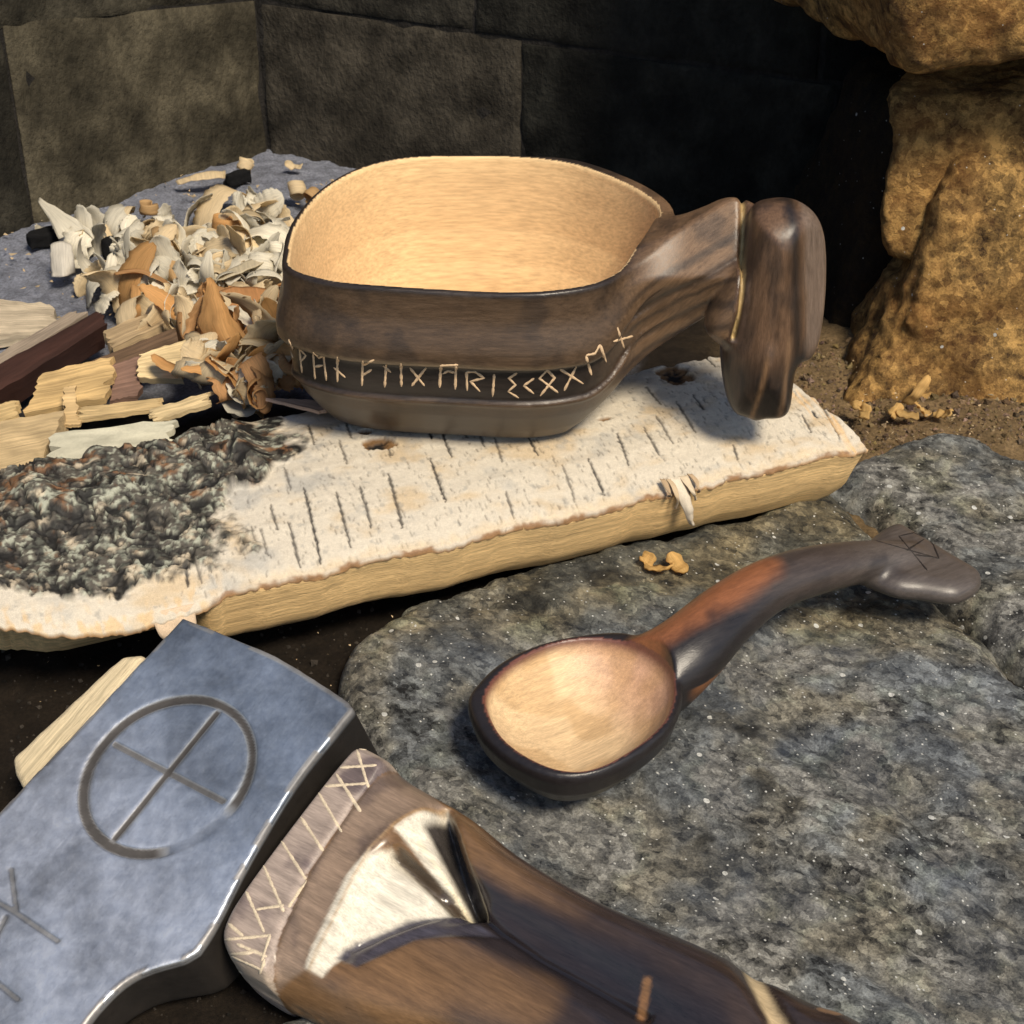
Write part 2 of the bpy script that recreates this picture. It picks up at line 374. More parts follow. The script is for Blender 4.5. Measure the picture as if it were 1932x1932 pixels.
slab('flat_stone', [(1540, 880), (1620, 835), (1750, 800), (1850, 815), (1980, 860), (2250, 980), (2250, 1480), (2000, 1285), (1870, 1175), (1765, 1068), (1670, 965), (1590, 915)], 1.0,
     lambda X, Y: .95 + .3 * fbm(X * .2, Y * .2, 22., 2) + .03 * (X - 12), 'smaller smooth grey stone by the right end of the birch log', .1, (1.05, 1.02, .95))

# ------------------------------------------------------------------ firebrick walls
def brick(parent, base, A, d, nrm, s0, s1, zs, zt, thick, col, seed):
    """one brick: s along the wall, z bottom/top at both ends, outward normal nrm"""
    n1, n2 = 22, 14; V = []; Fc = []
    def pt(u, w, depth):
        s_ = s0 + (s1 - s0) * u; zb = zs[0] + (zs[1] - zs[0]) * u; z_ = zb + (zt[0] + (zt[1] - zt[0]) * u - zb) * w
        p = A + d * s_ + np.array([0, 0, z_]); e = min(u * (s1 - s0), (1 - u) * (s1 - s0), w * 6, (1 - w) * 6)
        b = .16 * float(fbm(p[0] * .5 + seed, p[1] * .5, p[2] * .5, 3)) - .08 * max(0, 1 - e / .16) ** 2
        return p + nrm * (b - depth)
    U_ = np.r_[0, .012, .03, np.linspace(.06, .94, n1), .97, .988, 1]; W_ = np.r_[0, .03, .07, np.linspace(.12, .88, n2), .93, .97, 1]
    nu, nw = len(U_), len(W_)
    for u in U_:
        for w in W_: V.append(pt(u, w, 0))
    for i in range(nu - 1):
        for j in range(nw - 1): Fc.append((i*nw+j, (i+1)*nw+j, (i+1)*nw+j+1, i*nw+j+1))
    k = len(V)
    for (u, w) in ((0, 0), (1, 0), (1, 1), (0, 1)): V.append(pt(u, w, thick))
    Fc.append((k, k+3, k+2, k+1))
    Fc.append(tuple([i*nw for i in range(nu)][::-1] + [k, k+1])[::1]); Fc.append(tuple([i*nw+nw-1 for i in range(nu)] + [k+2, k+3]))
    Fc.append(tuple([j for j in range(nw)] + [k+3, k])); Fc.append(tuple([(nu-1)*nw+j for j in range(nw)][::-1] + [k+1, k+2]))
    V = np.array(V)
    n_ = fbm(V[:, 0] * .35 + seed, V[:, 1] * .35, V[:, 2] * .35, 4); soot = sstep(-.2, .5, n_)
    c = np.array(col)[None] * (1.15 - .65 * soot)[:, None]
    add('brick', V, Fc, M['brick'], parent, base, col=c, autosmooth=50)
CR = P(505, 275, 0); CR[2] = 0
def wall(name, far, label, rows):
    d = far - CR; d[2] = 0; L = np.linalg.norm(d); d /= L; nrm = np.array([d[1], -d[0], 0]); nrm = nrm if nrm[1] < 0 else -nrm
    r = root(name, CR, label, 'brick wall')
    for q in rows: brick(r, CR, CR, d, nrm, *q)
    # mortar bed behind the joints
    V = [CR + d * s_ + np.array([0, 0, z]) - nrm * t for s_ in (-1, 70) for z in (-2, 30) for t in (.12, 5)]
    add('mortar', V, [(0, 1, 3, 2), (4, 6, 7, 5), (0, 4, 5, 1), (2, 3, 7, 6), (0, 2, 6, 4), (1, 5, 7, 3)], M['brick'], r, CR, col=(.02, .018, .016), smooth=False)
def s_at(far, x, y):
    d = unit(far - CR); nrm = np.array([d[1], -d[0], 0]); p = onplane(x, y, CR, nrm); return (p - CR) @ d, p[2]
FL = P(60, 425, 0); FL[2] = 0
FR_ = P(1500, 150, 6.55); FR_[2] = 0
sl, _ = s_at(FL, 45, 300); z0 = s_at(FL, 470, 5)[1]; z1 = s_at(FL, 50, 35)[1]
z2 = z1 + (z1 - z0)
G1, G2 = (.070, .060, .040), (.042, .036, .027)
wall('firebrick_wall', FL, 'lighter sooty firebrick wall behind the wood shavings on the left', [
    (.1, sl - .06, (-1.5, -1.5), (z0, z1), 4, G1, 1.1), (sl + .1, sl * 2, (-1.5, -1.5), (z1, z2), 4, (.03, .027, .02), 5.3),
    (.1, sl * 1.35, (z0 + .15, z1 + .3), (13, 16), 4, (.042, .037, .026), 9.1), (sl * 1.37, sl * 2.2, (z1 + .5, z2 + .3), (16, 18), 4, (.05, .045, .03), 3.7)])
sr1, _ = s_at(FR_, 983, 170); sr0, _ = s_at(FR_, 895, 15); sr2, _ = s_at(FR_, 1560, 300)
wall('firebrick_wall', FR_, 'sooty firebrick wall behind the bowl, shade painted into its right side', [
    (.1, sr1 - .04, (-1.5, -1.5), (6.6, 6.55), 4, G2, 2.2), (sr1 + .04, sr2, (-1.5, -1.5), (6.45, 6.5), 4, (.020, .019, .015), 7.7), (sr2 + .1, sr2 + 14, (-1.5, -1.5), (6.5, 6.5), 4, (.008, .008, .007), 4.1),  # bricks darken to the right: fireplace shade painted in with the soot
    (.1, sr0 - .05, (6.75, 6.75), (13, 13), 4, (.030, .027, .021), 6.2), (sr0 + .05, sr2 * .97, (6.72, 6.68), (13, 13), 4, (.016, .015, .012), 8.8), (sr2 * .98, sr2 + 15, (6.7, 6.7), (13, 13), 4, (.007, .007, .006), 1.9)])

# ------------------------------------------------------------------ boulders
def boulder(name, planes, lo, hi, label, seed, h=.16, k=.9, amp=.35, tint=(1, 1, 1), dents=()):
    def fn(X, Y, Z):
        f = None
        for (p, n) in planes:
            n = unit(n); g = (X - p[0]) * n[0] + (Y - p[1]) * n[1] + (Z - p[2]) * n[2]; f = g if f is None else smax(f, g, k)
        for (p, r) in dents: f = smax(f, r - np.sqrt((X - p[0]) ** 2 + (Y - p[1]) ** 2 + (Z - p[2]) ** 2), .5)
        nx = (X + 0 * Y + 0 * Z); ny = Y + 0 * nx; nzz = Z + 0 * nx
        near = np.abs(f) < 1.2
        dsp = np.zeros(f.shape, np.float32)
        dsp[near] = amp * fbm(nx[near] * .3 + seed, ny[near] * .3, nzz[near] * .3, 4) + .07 * fbm(nx[near] * 2.6, ny[near] * 2.6 + seed, nzz[near] * 2.6, 3)
        return f + dsp
    v, f = surface_nets(fn, lo, hi, h)
    base = np.array([v[:, 0].mean(), v[:, 1].mean(), v[:, 2].min()])
    n_ = fbm(v[:, 0] * .25 + seed, v[:, 1] * .25, v[:, 2] * .25, 4)
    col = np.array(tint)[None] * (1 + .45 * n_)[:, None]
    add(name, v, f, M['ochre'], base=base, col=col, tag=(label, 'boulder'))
m1 = PY(1618, 655, 7.2); m2 = PY(1765, 345, 8.6); e1 = m2 - m1; nl = np.cross(e1, np.array([.25, 1, 0])); nl = nl if nl[0] < 0 else -nl
boulder('boulder', [((15, 6.0, 0), (-.12, -1, .34)), (m1 + np.array([.35, 0, 0]), nl), (PY(1850, 318, 8.6), (-.15, -.25, 1)), ((27, 9, 0), (1, 0, 0)), ((16, 17, 0), (0, 1, 0)), ((0, 0, -1.5), (0, 0, -1))],
        (10, 3, -2), (24, 18, 12), 'large ochre grainy boulder standing on the ground at the right', 2.0, amp=.5)
boulder('boulder', [(PY(1655, 260, 9.8) + np.array([.3, 0, 0]), (-1, .35, -.1)), ((17, 9.0, 8), (-.1, -1, .2)), (PY(1850, 172, 10.2), (-.12, -.1, 1)), ((28, 9, 0), (1, 0, 0)), ((16, 19, 0), (0, 1, 0)), ((16, 10, 4), (0, 0, -1))],
        (11, 7, 3), (25, 20, 13), 'paler ochre ledge stone wedged between the two ochre boulders', 31.0, amp=.3, k=.6)
u1 = PY(1760, 95, 9.0); u2 = PY(1600, 20, 9.5)
boulder('boulder', [(u1, (.08, -.1, -1)), (u2 + np.array([.2, 0, 0]), (-1, -.25, -.45)), ((16, 5.5, 14), (0, -1, -.12)), ((30, 9, 0), (1, 0, 0)), ((16, 20, 0), (0, 1, 0)), ((16, 10, 20), (0, 0, 1))],
        (6, 3, 6), (25, 21, 18), 'dark-edged ochre boulder resting above, in the top right corner', 11.0, h=.2)
# stone between boulder and back wall; the recess shade is in its tint
d1 = PY(1560, 500, 14.0)
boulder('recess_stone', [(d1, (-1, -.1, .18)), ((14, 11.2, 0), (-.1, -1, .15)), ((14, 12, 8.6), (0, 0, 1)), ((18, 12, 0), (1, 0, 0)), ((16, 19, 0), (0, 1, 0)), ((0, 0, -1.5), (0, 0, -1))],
        (8, 9, -2), (20, 20, 10), 'stone in the recess left of the big boulder, painted dark for shade', 23.0, h=.22, tint=(.06, .06, .05))

# ------------------------------------------------------------------ birch log
LF = P(380, 1130, 2.8); LR = P(1645, 850, 2.8); LU = unit(LR - LF); LV = np.array([-LU[1], LU[0], 0]); LLEN = np.linalg.norm(LR - LF)
CS = np.array([(-2.2, -.85, .75), (-1.2, -.6, 1.75), (-.4, -.25, 2.5), (0, 0, 2.8), (.5, .45, 2.98), (1, .92, 3.12), (2, 1.9, 3.33), (3.5, 3.4, 3.48), (5, 4.9, 3.52), (6.4, 6.3, 3.45), (9, 8.8, 3.0)])
CSs = CS
def arc(s): return np.interp(s, CS[:, 0], CS[:, 1]), np.interp(s, CS[:, 0], CS[:, 2])
def bark_uv(x, y):
    z = 3.4
    for _ in range(8):
        p = P(x, y, z); u = (p - LF) @ LU; hh = (p - LF) @ LV; s_ = np.interp(hh, CS[:, 1], CS[:, 0]); z = .5 * z + .5 * np.interp(s_, CS[:, 0], CS[:, 2])
    return u, s_
U0, U1 = -13.5, LLEN
logb = LF + LU * 8 + LV * 3; logb[2] = .6
log_root = root('birch_log', logb, 'split birch log with white bark lying under the carved bowl', 'log')
def front_edge(u, hi=1.0):  # where the bark ends on the near side
    drop = np.interp(u + .2 * fbm(u * 1.5, 0 * u, 3., 3), [-13, -8, -5.5, -4, -2, -.3, .7], [-3, -1.7, -.75, .0, .38, .36, 0])
    return .14 * fbm(u * .5, 0 * u, 1., 3) + hi * .05 * fbm(u * 4, 0 * u, 2., 3) - drop - .10 * sstep(1, -.5, u) * np.abs(noise(u * 3.1, 0 * u, 7.)) + .12 * sstep(13, 16, u)
def back_edge(u):
    return 6.1 + .9 * sstep(4, 1, u) + 2.0 * sstep(1, 4, u) * sstep(14.5, 12.5, u) + .25 * fbm(u * .7, 0 * u, 9., 3)
def end_shift(s_): return -.22 * s_ + .12 * fbm(0 * s_, s_ * 1.2, 2., 3)     # the sawn end is not square
nu, nv = 720, 230
uu = np.linspace(0, 1, nu)[:, None]; ss = np.linspace(0, 1, nv)[None, :]
u_ = U0 + (U1 - U0) * uu + 0 * ss
s_ = front_edge(u_) + (back_edge(u_) - front_edge(u_)) * ss
u_ = u_ + end_shift(s_) * sstep(U1 - 3, U1, u_)
hh, zz = arc(s_); fe0 = front_edge(u_)
rough_c = (sstep(1.55, .95, u_ + 1.1 * fbm(u_ * .8, s_ * .8, 3., 6) - sstep(3.0, 5.5, s_) * 3.0)) * sstep(.30, .62, s_ - fe0 - .75 + .7 * fbm(u_ * .9, s_ * .9, 8., 6))
wx = u_ + .5 * fbm(u_ * .6, s_ * .6, 1., 3); wy = s_ + .5 * fbm(u_ * .6, s_ * .6, 9., 3)
rid = ridged(wx * .95, wy * .75, 2.0, 2) ; rid2 = ridged(wx * 2.6, wy * 1.9, 5.0, 3)
crk = np.clip(sstep(1.02, 1.32, rid) + .8 * sstep(1.15, 1.5, rid2), 0, 1)
fis = rough_c * crk
gran = fbm(u_ * 8, s_ * 8, 4., 4)
bul = rough_c * (.10 + .10 * fbm(u_ * .7, s_ * .7, 5., 3) + .6 * sstep(2.5, 5.5, s_) * (.6 + .5 * fbm(u_ * .8, s_ * .8, 3., 2))) + rough_c * .022 * gran
disp = .035 * fbm(u_ * .6, s_ * .9, 6., 3) + .012 * fbm(u_ * 5, s_ * 2, 6., 3) + bul - fis * .11
# lenticels, read off the photograph on the bark surface
LEN = pix([(40,530,95,735),(200,465,262,640),(245,365,288,470),(492,600,525,705),(450,390,480,485),(580,390,617,460),(710,495,760,640),(808,470,872,615),(920,370,965,495),(1022,350,1082,460),(1070,305,1135,415),(1030,195,1090,265),(1145,250,1222,372),(1260,80,1300,120),(1630,300,1668,370),(1700,260,1778,395),(1670,285,1690,315),(1590,140,1640,185),(1210,225,1255,285),(195,360,210,398),(335,372,345,390),(395,378,410,425),(1365,420,1385,475),(1110,480,1130,510),(640,250,650,260)] and
          [q for a in [(40,530,95,735),(200,465,262,640),(245,365,288,470),(492,600,525,705),(450,390,480,485),(580,390,617,460),(710,495,760,640),(808,470,872,615),(920,370,965,495),(1022,350,1082,460),(1070,305,1135,415),(1030,195,1090,265),(1145,250,1222,372),(1260,80,1300,120),(1630,300,1668,370),(1700,260,1778,395),(1670,285,1690,315),(1590,140,1640,185),(1210,225,1255,285),(195,360,210,398),(335,372,345,390),(395,378,410,425),(1365,420,1385,475)] for q in ((a[0], a[1]), (a[2], a[3]))], 900, 800, 1.61)
LEN += pix([q for a in [(1155,720,1195,850),(1200,730,1235,860),(1330,700,1382,920),(1245,625,1278,740),(1398,540,1478,895),(1548,565,1615,825),(1655,530,1712,728),(1788,480,1858,728),(1560,325,1600,435),(1310,450,1340,555),(1200,330,1225,395),(1420,255,1450,350),(1595,245,1620,320),(1765,310,1805,400),(1040,440,1065,520),(1170,420,1200,490),(905,900,930,985),(960,880,975,940),(850,905,870,1000),(1110,450,1135,520)] for q in ((a[0], a[1]), (a[2], a[3]))], 0, 880, 1.932)
lent = np.zeros_like(u_)
for i in range(0, len(LEN), 2):
    a = bark_uv(*LEN[i]); b = bark_uv(*LEN[i + 1])
    m = (u_ > min(a[0], b[0]) - .3) & (u_ < max(a[0], b[0]) + .3) & (s_ > min(a[1], b[1]) - .3) & (s_ < max(a[1], b[1]) + .3)
    d = segd(u_[m] + .03 * fbm(u_[m] * 6, s_[m] * 6, 1., 2), s_[m], a, b)
    t = np.clip((s_[m] - min(a[1], b[1])) / (abs(b[1] - a[1]) + 1e-6), 0, 1); w = .014 + .022 * np.sqrt(np.clip(4 * t * (1 - t), 0, 1))
    lent[m] = np.maximum(lent[m], rng.uniform(.65, .95) * sstep(w * 1.7, w * .6, d))
for _ in range(1500):   # the many faint short ones
    a0 = rng.uniform(-1, U1 - .3); b0 = rng.uniform(0, 6.5); ln = rng.uniform(.05, .22)
    m = (np.abs(u_ - a0) < .12) & (s_ > b0 - .1) & (s_ < b0 + ln + .1)
    d = segd(u_[m], s_[m], (a0, b0), (a0 + rng.uniform(-.03, .03), b0 + ln)); lent[m] = np.maximum(lent[m], rng.uniform(.15, .5) * sstep(.03, .012, d))
KN = [((715, 835), .50, .42), ((1272, 705), .55, .75), ((1140, 790), .22, .12), ((690, 815), .2, .2)]
knot = np.zeros_like(u_); knd = np.zeros_like(u_)
for (px, ra, rb) in KN:
    c = bark_uv(*px); q = np.hypot((u_ - c[0]) / ra, (s_ - c[1]) / rb) + .3 * fbm(u_ * 2.5, s_ * 2.5, 3., 3)
    knot = np.maximum(knot, sstep(1.0, .8, q)); knd = np.maximum(knd, sstep(.75, .3, q + .3 * fbm(u_ * 5, s_ * 5, 1., 2)))
disp = disp - .05 * lent * (1 - rough_c) - .12 * knot - .1 * knd
disp = np.where((s_ > 3.4) & (u_ > 1.5), np.minimum(disp, .03 + .8 * rough_c * sstep(3.6, 2.0, u_)), disp)
bx = LF[None, None] + LU[None, None] * u_[..., None] + LV[None, None] * (hh - (disp * .3) * (s_ < .5))[..., None]; bx[..., 2] = zz + disp
white = np.array([.57, .51, .41]); cream = np.array([.52, .40, .25]); grey = np.array([.36, .35, .32]); blk = np.array([.012, .011, .010]); org = np.array([.20, .095, .04]); lich = np.array([.40, .41, .32])
col = np.broadcast_to(white, u_.shape + (3,)).copy()
col = lerp(col, cream, .8 * sstep(.0, .7, fbm(u_ * .5, s_ * .8, 14., 4)))
gs = sstep(.25, .75, fbm(u_ * .6, s_ * .5, 31., 4) + .5 * sstep(6, 1.5, u_) * sstep(1.5, 4.5, s_) + .15 * sstep(2, 4, s_)); col = lerp(col, grey, .65 * gs)
sp = sstep(.45, .7, fbm(u_ * 4, s_ * 2.5, 41., 3)); col = lerp(col, grey * .7, .45 * sp)
lowc = sstep(1.1, .3, s_ - fe0 + .3 * fbm(u_, s_, 2., 3)) * sstep(1.2, -.4, u_); gran2 = sstep(-.1, .5, fbm(u_ * 4, s_ * 2, 51., 3)); col = lerp(col, np.array([.60, .42, .22]), .75 * lowc * gran2)
gr3 = fbm(u_ * 6, s_ * 6, 61., 4)
rc = lerp(np.broadcast_to(np.array([.085, .075, .06]), col.shape), lich, .85 * sstep(-.1, .45, gr3 + .5 * fbm(u_ * 1.0, s_ * 1.0, 13., 3)))
rc = lerp(rc, np.array([.55, .46, .33]), .8 * sstep(.25, .7, fbm(u_ * 1.6, s_ * 2.4, 33., 4) + .25 * sstep(2.5, .5, s_)))
rc = lerp(rc, org, .85 * sstep(.15, .6, fbm(u_ * 1.7, s_ * 1.7, 71., 5) + .45 * sstep(2.5, 5.5, s_) + .25 * sstep(-1, -6, u_) - .42))
rc = lerp(rc, blk, np.clip(crk + .8 * sstep(-.05, .4, fbm(u_ * 2.0, s_ * 2.0, 81., 4) + .25 * gr3), 0, .97)); col = lerp(col, rc, rough_c)
col = lerp(col, np.array([.022, .02, .02]), lent * (1 - .7 * rough_c)); col = lerp(col, np.array([.20, .11, .045]), knot); col = lerp(col, blk, knd)
fe = front_edge(u_); edge = sstep(.16, .02, s_ - fe + .06 * fbm(u_ * 5, s_ * 5, 1., 2)) * sstep(-.5, 1, u_); col = lerp(col, np.array([.23, .115, .045]), edge * np.clip(.15 + .9 * sstep(-.3, .4, fbm(u_ * .9, 0 * u_, 17., 4)), 0, .9)); col = lerp(col, np.array([.62, .48, .30]), .5 * sstep(.5, .1, s_ - fe + .25 * noise(u_ * 4, s_ * 1.2, 3.)) * (1 - edge) * sstep(.5, 2, u_))
ee = sstep(.9, .1, (U1 + end_shift(s_) - u_) + .3 * noise(u_ * 0, s_ * 3, 1.)); lay = sstep(-.1, .3, noise(u_ * 7, s_ * .6, 1.)); col = lerp(col, np.array([.66, .42, .19]), .8 * ee * lay)
bx[..., 2] -= .05 * ee * lay
i = np.arange(nu * nv).reshape(nu, nv); bf = np.stack([i[:-1, :-1], i[1:, :-1], i[1:, 1:], i[:-1, 1:]], -1).reshape(-1, 4)
bv = bx.reshape(-1, 3)
# torn rim: thickness of the bark
def rim(idx, nrm):
    t = bv[idx] + nrm; return t
under = bv.copy(); under[:, 2] -= .16; under += LV[None] * .04
lines = [i[:, 0], i[-1, :], i[::-1, -1], i[0, ::-1]]
V2 = [bv]; F2 = [bf]; c2 = [col.reshape(-1, 3)]; l2 = [np.stack([u_, s_, zz], -1).reshape(-1, 3)]; off = len(bv)
for L_ in lines:
    V2.append(under[L_]); k_ = np.arange(len(L_)); F2.append(np.stack([L_[:-1], off + k_[:-1], off + k_[1:], L_[1:]], 1)); off += len(L_)
    c2.append(np.array([.36, .20, .085])[None] * (1 + .7 * fbm(u_.ravel()[L_] * 2, s_.ravel()[L_] * 2, 3., 3))[:, None]); l2.append(np.c_[u_.ravel()[L_], s_.ravel()[L_], zz.ravel()[L_] - .2])
bark = add('bark', np.concatenate(V2), np.concatenate(F2), M['bark'], log_root, logb, lc=np.concatenate(l2), col=np.concatenate(c2))
bark['label'] = 'white birch bark with dark lenticels and a black fissured patch'
# split wood body under the bark
nu2 = 240; prof = []
uw = np.linspace(0, 1, nu2); V = []; Cc = []; Lc = []
for a in uw:
    u = U0 + (U1 - U0) * a; fe_ = float(front_edge(np.array([u]), 0.0)[0]); be_ = float(back_edge(np.array([u]))[0])
    fs = max(fe_, -.02) if u > 0 else fe_
    if u > -1.0: fs = min(.1, max(fe_, -.1))
    f1 = .10 * float(fbm(u * .3, 3.0, 1.0, 3)); ring = []
    hide = float(1.3 * sstep(.4, -.7, u)); sA = np.linspace(max(fe_, -.15) + .06 + hide, be_ - .1, 9)
    bot = .95 + .012 * u
    ring += [(arc(s)[0], arc(s)[1] - .38 - .0 * u) for s in sA]
    hb = ring[-1][0]; ring[0] = (ring[0][0], ring[0][1] + .24 * (hide < .1)); hf, zf = ring[0]
    ring += [(hb + .15, 2.4), (hb - .6, .7), (max(3, hf + 1.6), .55), (hf + 1.0 + f1, .62)]
    for q in np.linspace(0, 1, 8)[:-1]: ring.append((hf + .55 + f1 * .5 - .55 * q ** .8 + .02 * float(noise(u * .25, q * 9, 1.)), bot + (zf - bot) * q))
    for (h_, z_) in ring:
        es = float(end_shift(np.array([max(h_, 0)]))[0]) * sstep(U1 - 3, U1, u) - (.25 * sstep(3, .8, z_) * sstep(U1 - 3, U1, u))
        V.append(LF * [1, 1, 0] + LU * (u - .04 + es) + LV * h_ + np.array([0, 0, z_])); Lc.append((u, h_, z_ * 1.0))
        g_ = float(noise(u * .12, h_ * .5 + 4, z_ * 4.5)); d_ = float(sstep(1.9, .9, z_))
        Cc.append(np.array([.82, .56, .26]) * (1 + .30 * g_) * (1 - .12 * d_))
m = len(ring); Fc = []
for a in range(nu2 - 1):
    for b in range(m): Fc.append((a*m+b, a*m+(b+1) % m, (a+1)*m+(b+1) % m, (a+1)*m+b))
Fc.append(tuple(range(m))[::-1]); Fc.append(tuple((nu2-1)*m+b for b in range(m)))
wv = np.array(V); add('split_wood', wv, Fc, M['raw'], log_root, logb, lc=np.array(Lc), col=np.array(Cc), autosmooth=35)
# torn tongue of bark hanging over the near face
def sheet(name, quadrows, thick, mat, parent, base, col, jag=.0, lcs=1.0, n=5, tag=None):
    """thin piece from rows of 3D points: splined, with real thickness"""
    R_ = np.array([spline(r, n) for r in quadrows]); R_ = np.stack([spline(R_[:, j], n) for j in range(R_.shape[1])], 1)
    a, b = R_.shape[:2]; du = np.gradient(R_, axis=0); dv = np.gradient(R_, axis=1); nn = np.cross(du, dv); nn /= np.linalg.norm(nn, axis=2)[..., None] + 1e-9
    if jag: R_ = R_ + jag * nn * fbm(R_[..., 0] * 2.2, R_[..., 1] * 2.2, R_[..., 2] * 2.2, 2)[..., None]
    T = R_ - nn * thick; V = np.concatenate([R_.reshape(-1, 3), T.reshape(-1, 3)]); k = a * b; I_ = np.arange(k).reshape(a, b); Fc = []
    for x in range(a - 1):
        for y in range(b - 1):
            Fc.append((I_[x, y], I_[x+1, y], I_[x+1, y+1], I_[x, y+1])); Fc.append((k+I_[x, y+1], k+I_[x+1, y+1], k+I_[x+1, y], k+I_[x, y]))
    bd = list(I_[:, 0]) + list(I_[-1, 1:]) + list(I_[::-1, -1][1:]) + list(I_[0, ::-1][1:-1])
    for p, q in zip(bd, bd[1:] + bd[:1]): Fc.append((int(q), int(p), int(k+p), int(k+q)))
    uv = np.stack(np.meshgrid(np.arange(a), np.arange(b), indexing='ij'), -1).reshape(-1, 2) * .12 * lcs
    lc = np.c_[np.tile(uv, (2, 1)), np.repeat([0, .1], k)] + rng.uniform(0, 30, 3)
    return add(name, V, [tuple(map(int, q)) for q in Fc], mat, parent, base, lc=lc, col=col, tag=tag)
def logp(u, h, z): p = LF + LU * u + LV * h; p[2] = z; return p
uA = bark_uv(1270, 905)[0]
for (du, w, ln, tw, cl) in ((0, .20, 1.45, .42, (.62, .54, .42)), (-.22, .09, .75, .1, (.50, .38, .24)), (.26, .11, .6, .25, (.60, .49, .34)), (.48, .06, .38, .1, (.46, .33, .2)), (-.4, .05, .3, .0, (.42, .30, .18))):
    rows = []
    for q in np.linspace(0, 1, 5):
        ww = w * (1.15 - .75 * q) * rng.uniform(.8, 1.2); cu = uA + du + tw * q ** 1.5 + rng.uniform(-.03, .03); hh_ = .35 - 1.6 * q * (1 - q) * .35 - .42 * min(1, q * 2.2); zz_ = 3.06 + .03 - ln * q ** 1.15 + .06 * (1 - q)
        rows.append([logp(cu - ww, hh_ + .02, zz_ + rng.uniform(-.04, .04)), logp(cu, hh_ - .05, zz_), logp(cu + ww, hh_ + .02, zz_ + rng.uniform(-.05, .05))])
    sheet('bark_flap', rows, .04, M['bark'], log_root, logb, cl, .07, n=4)
uB = bark_uv(330, 1130)[0]
sheet('bark_flap', [[logp(uB - .7, -.05, 2.75), logp(uB - .1, -.05, 2.75), logp(uB + .45, -.05, 2.75)], [logp(uB - .6, -.32, 2.2), logp(uB, -.36, 2.2), logp(uB + .4, -.3, 2.2)], [logp(uB - .25, -.3, 1.6), logp(uB + .05, -.35, 1.6), logp(uB + .3, -.3, 1.65)]], .06, M['bark'], log_root, logb, (.60, .46, .32), .08)

# ------------------------------------------------------------------ carved bowl with horse-head handle
RIM = [(530,485),(546,420),(600,355),(680,312),(770,294),(880,289),(980,292),(1080,304),(1160,328),(1222,358),(1258,392),(1250,430),(1215,480),(1175,517),(1120,541),(1040,554),(960,556),(850,551),(740,546),(640,537),(570,521),(537,505)]
ZR = 9.0
rimxy = spline([P(x, y, ZR)[:2] for x, y in RIM], 5, True)
rimc = rimxy.mean(0)
OFF = np.array([(3.46, -2.4), (3.53, -1.85), (3.75, -1.3), (4.2, -.9), (4.9, -.42), (5.5, -.1), (6.0, .0), (6.6, .03), (7.2, .05), (8.0, .0), (8.7, -.03), (9.2, 0)])
INN = np.array([(4.35, 9), (4.4, 3.4), (4.55, 2.5), (5.0, 1.75), (5.7, 1.1), (6.7, .66), (7.8, .42), (8.7, .27), (9.2, .24)])
HEAD = [(1424,404),(1450,392),(1500,390),(1540,412),(1558,450),(1563,500),(1560,560),(1553,615),(1545,650),(1530,682),(1502,700),(1494,735),(1487,775),(1468,793),(1430,794),(1390,788),(1372,770),(1362,730),(1358,680),(1360,634),(1372,620),(1384,560),(1400,480),(1414,425)]
JAW = [(1408,470),(1420,560),(1395,628),(1362,632),(1338,618),(1326,600),(1334,570),(1360,530),(1388,490)]
HY = -1.9
headxz = spline([PY(x, y - 22 * max(0, min(1, (y - 560) / 160)), HY)[[0, 2]] for x, y in HEAD], 4, True)
jawxz = spline([PY(x, y, HY + .4)[[0, 2]] for x, y in JAW], 4, True)
crease = [PY(x, y, HY - .4) for x, y in ((1416, 398), (1412, 450), (1402, 520), (1392, 580), (1380, 625))]
crx = np.array([c[[0, 2]] for c in crease])
BAND_LO = lambda X, Y: 5.55 + lift(X, Y) * .9
def lift(X, Y): return 1.9 * sstep(1.2, 5.2, X + .35 * (Y + 1)) * (1 + 0 * Y)
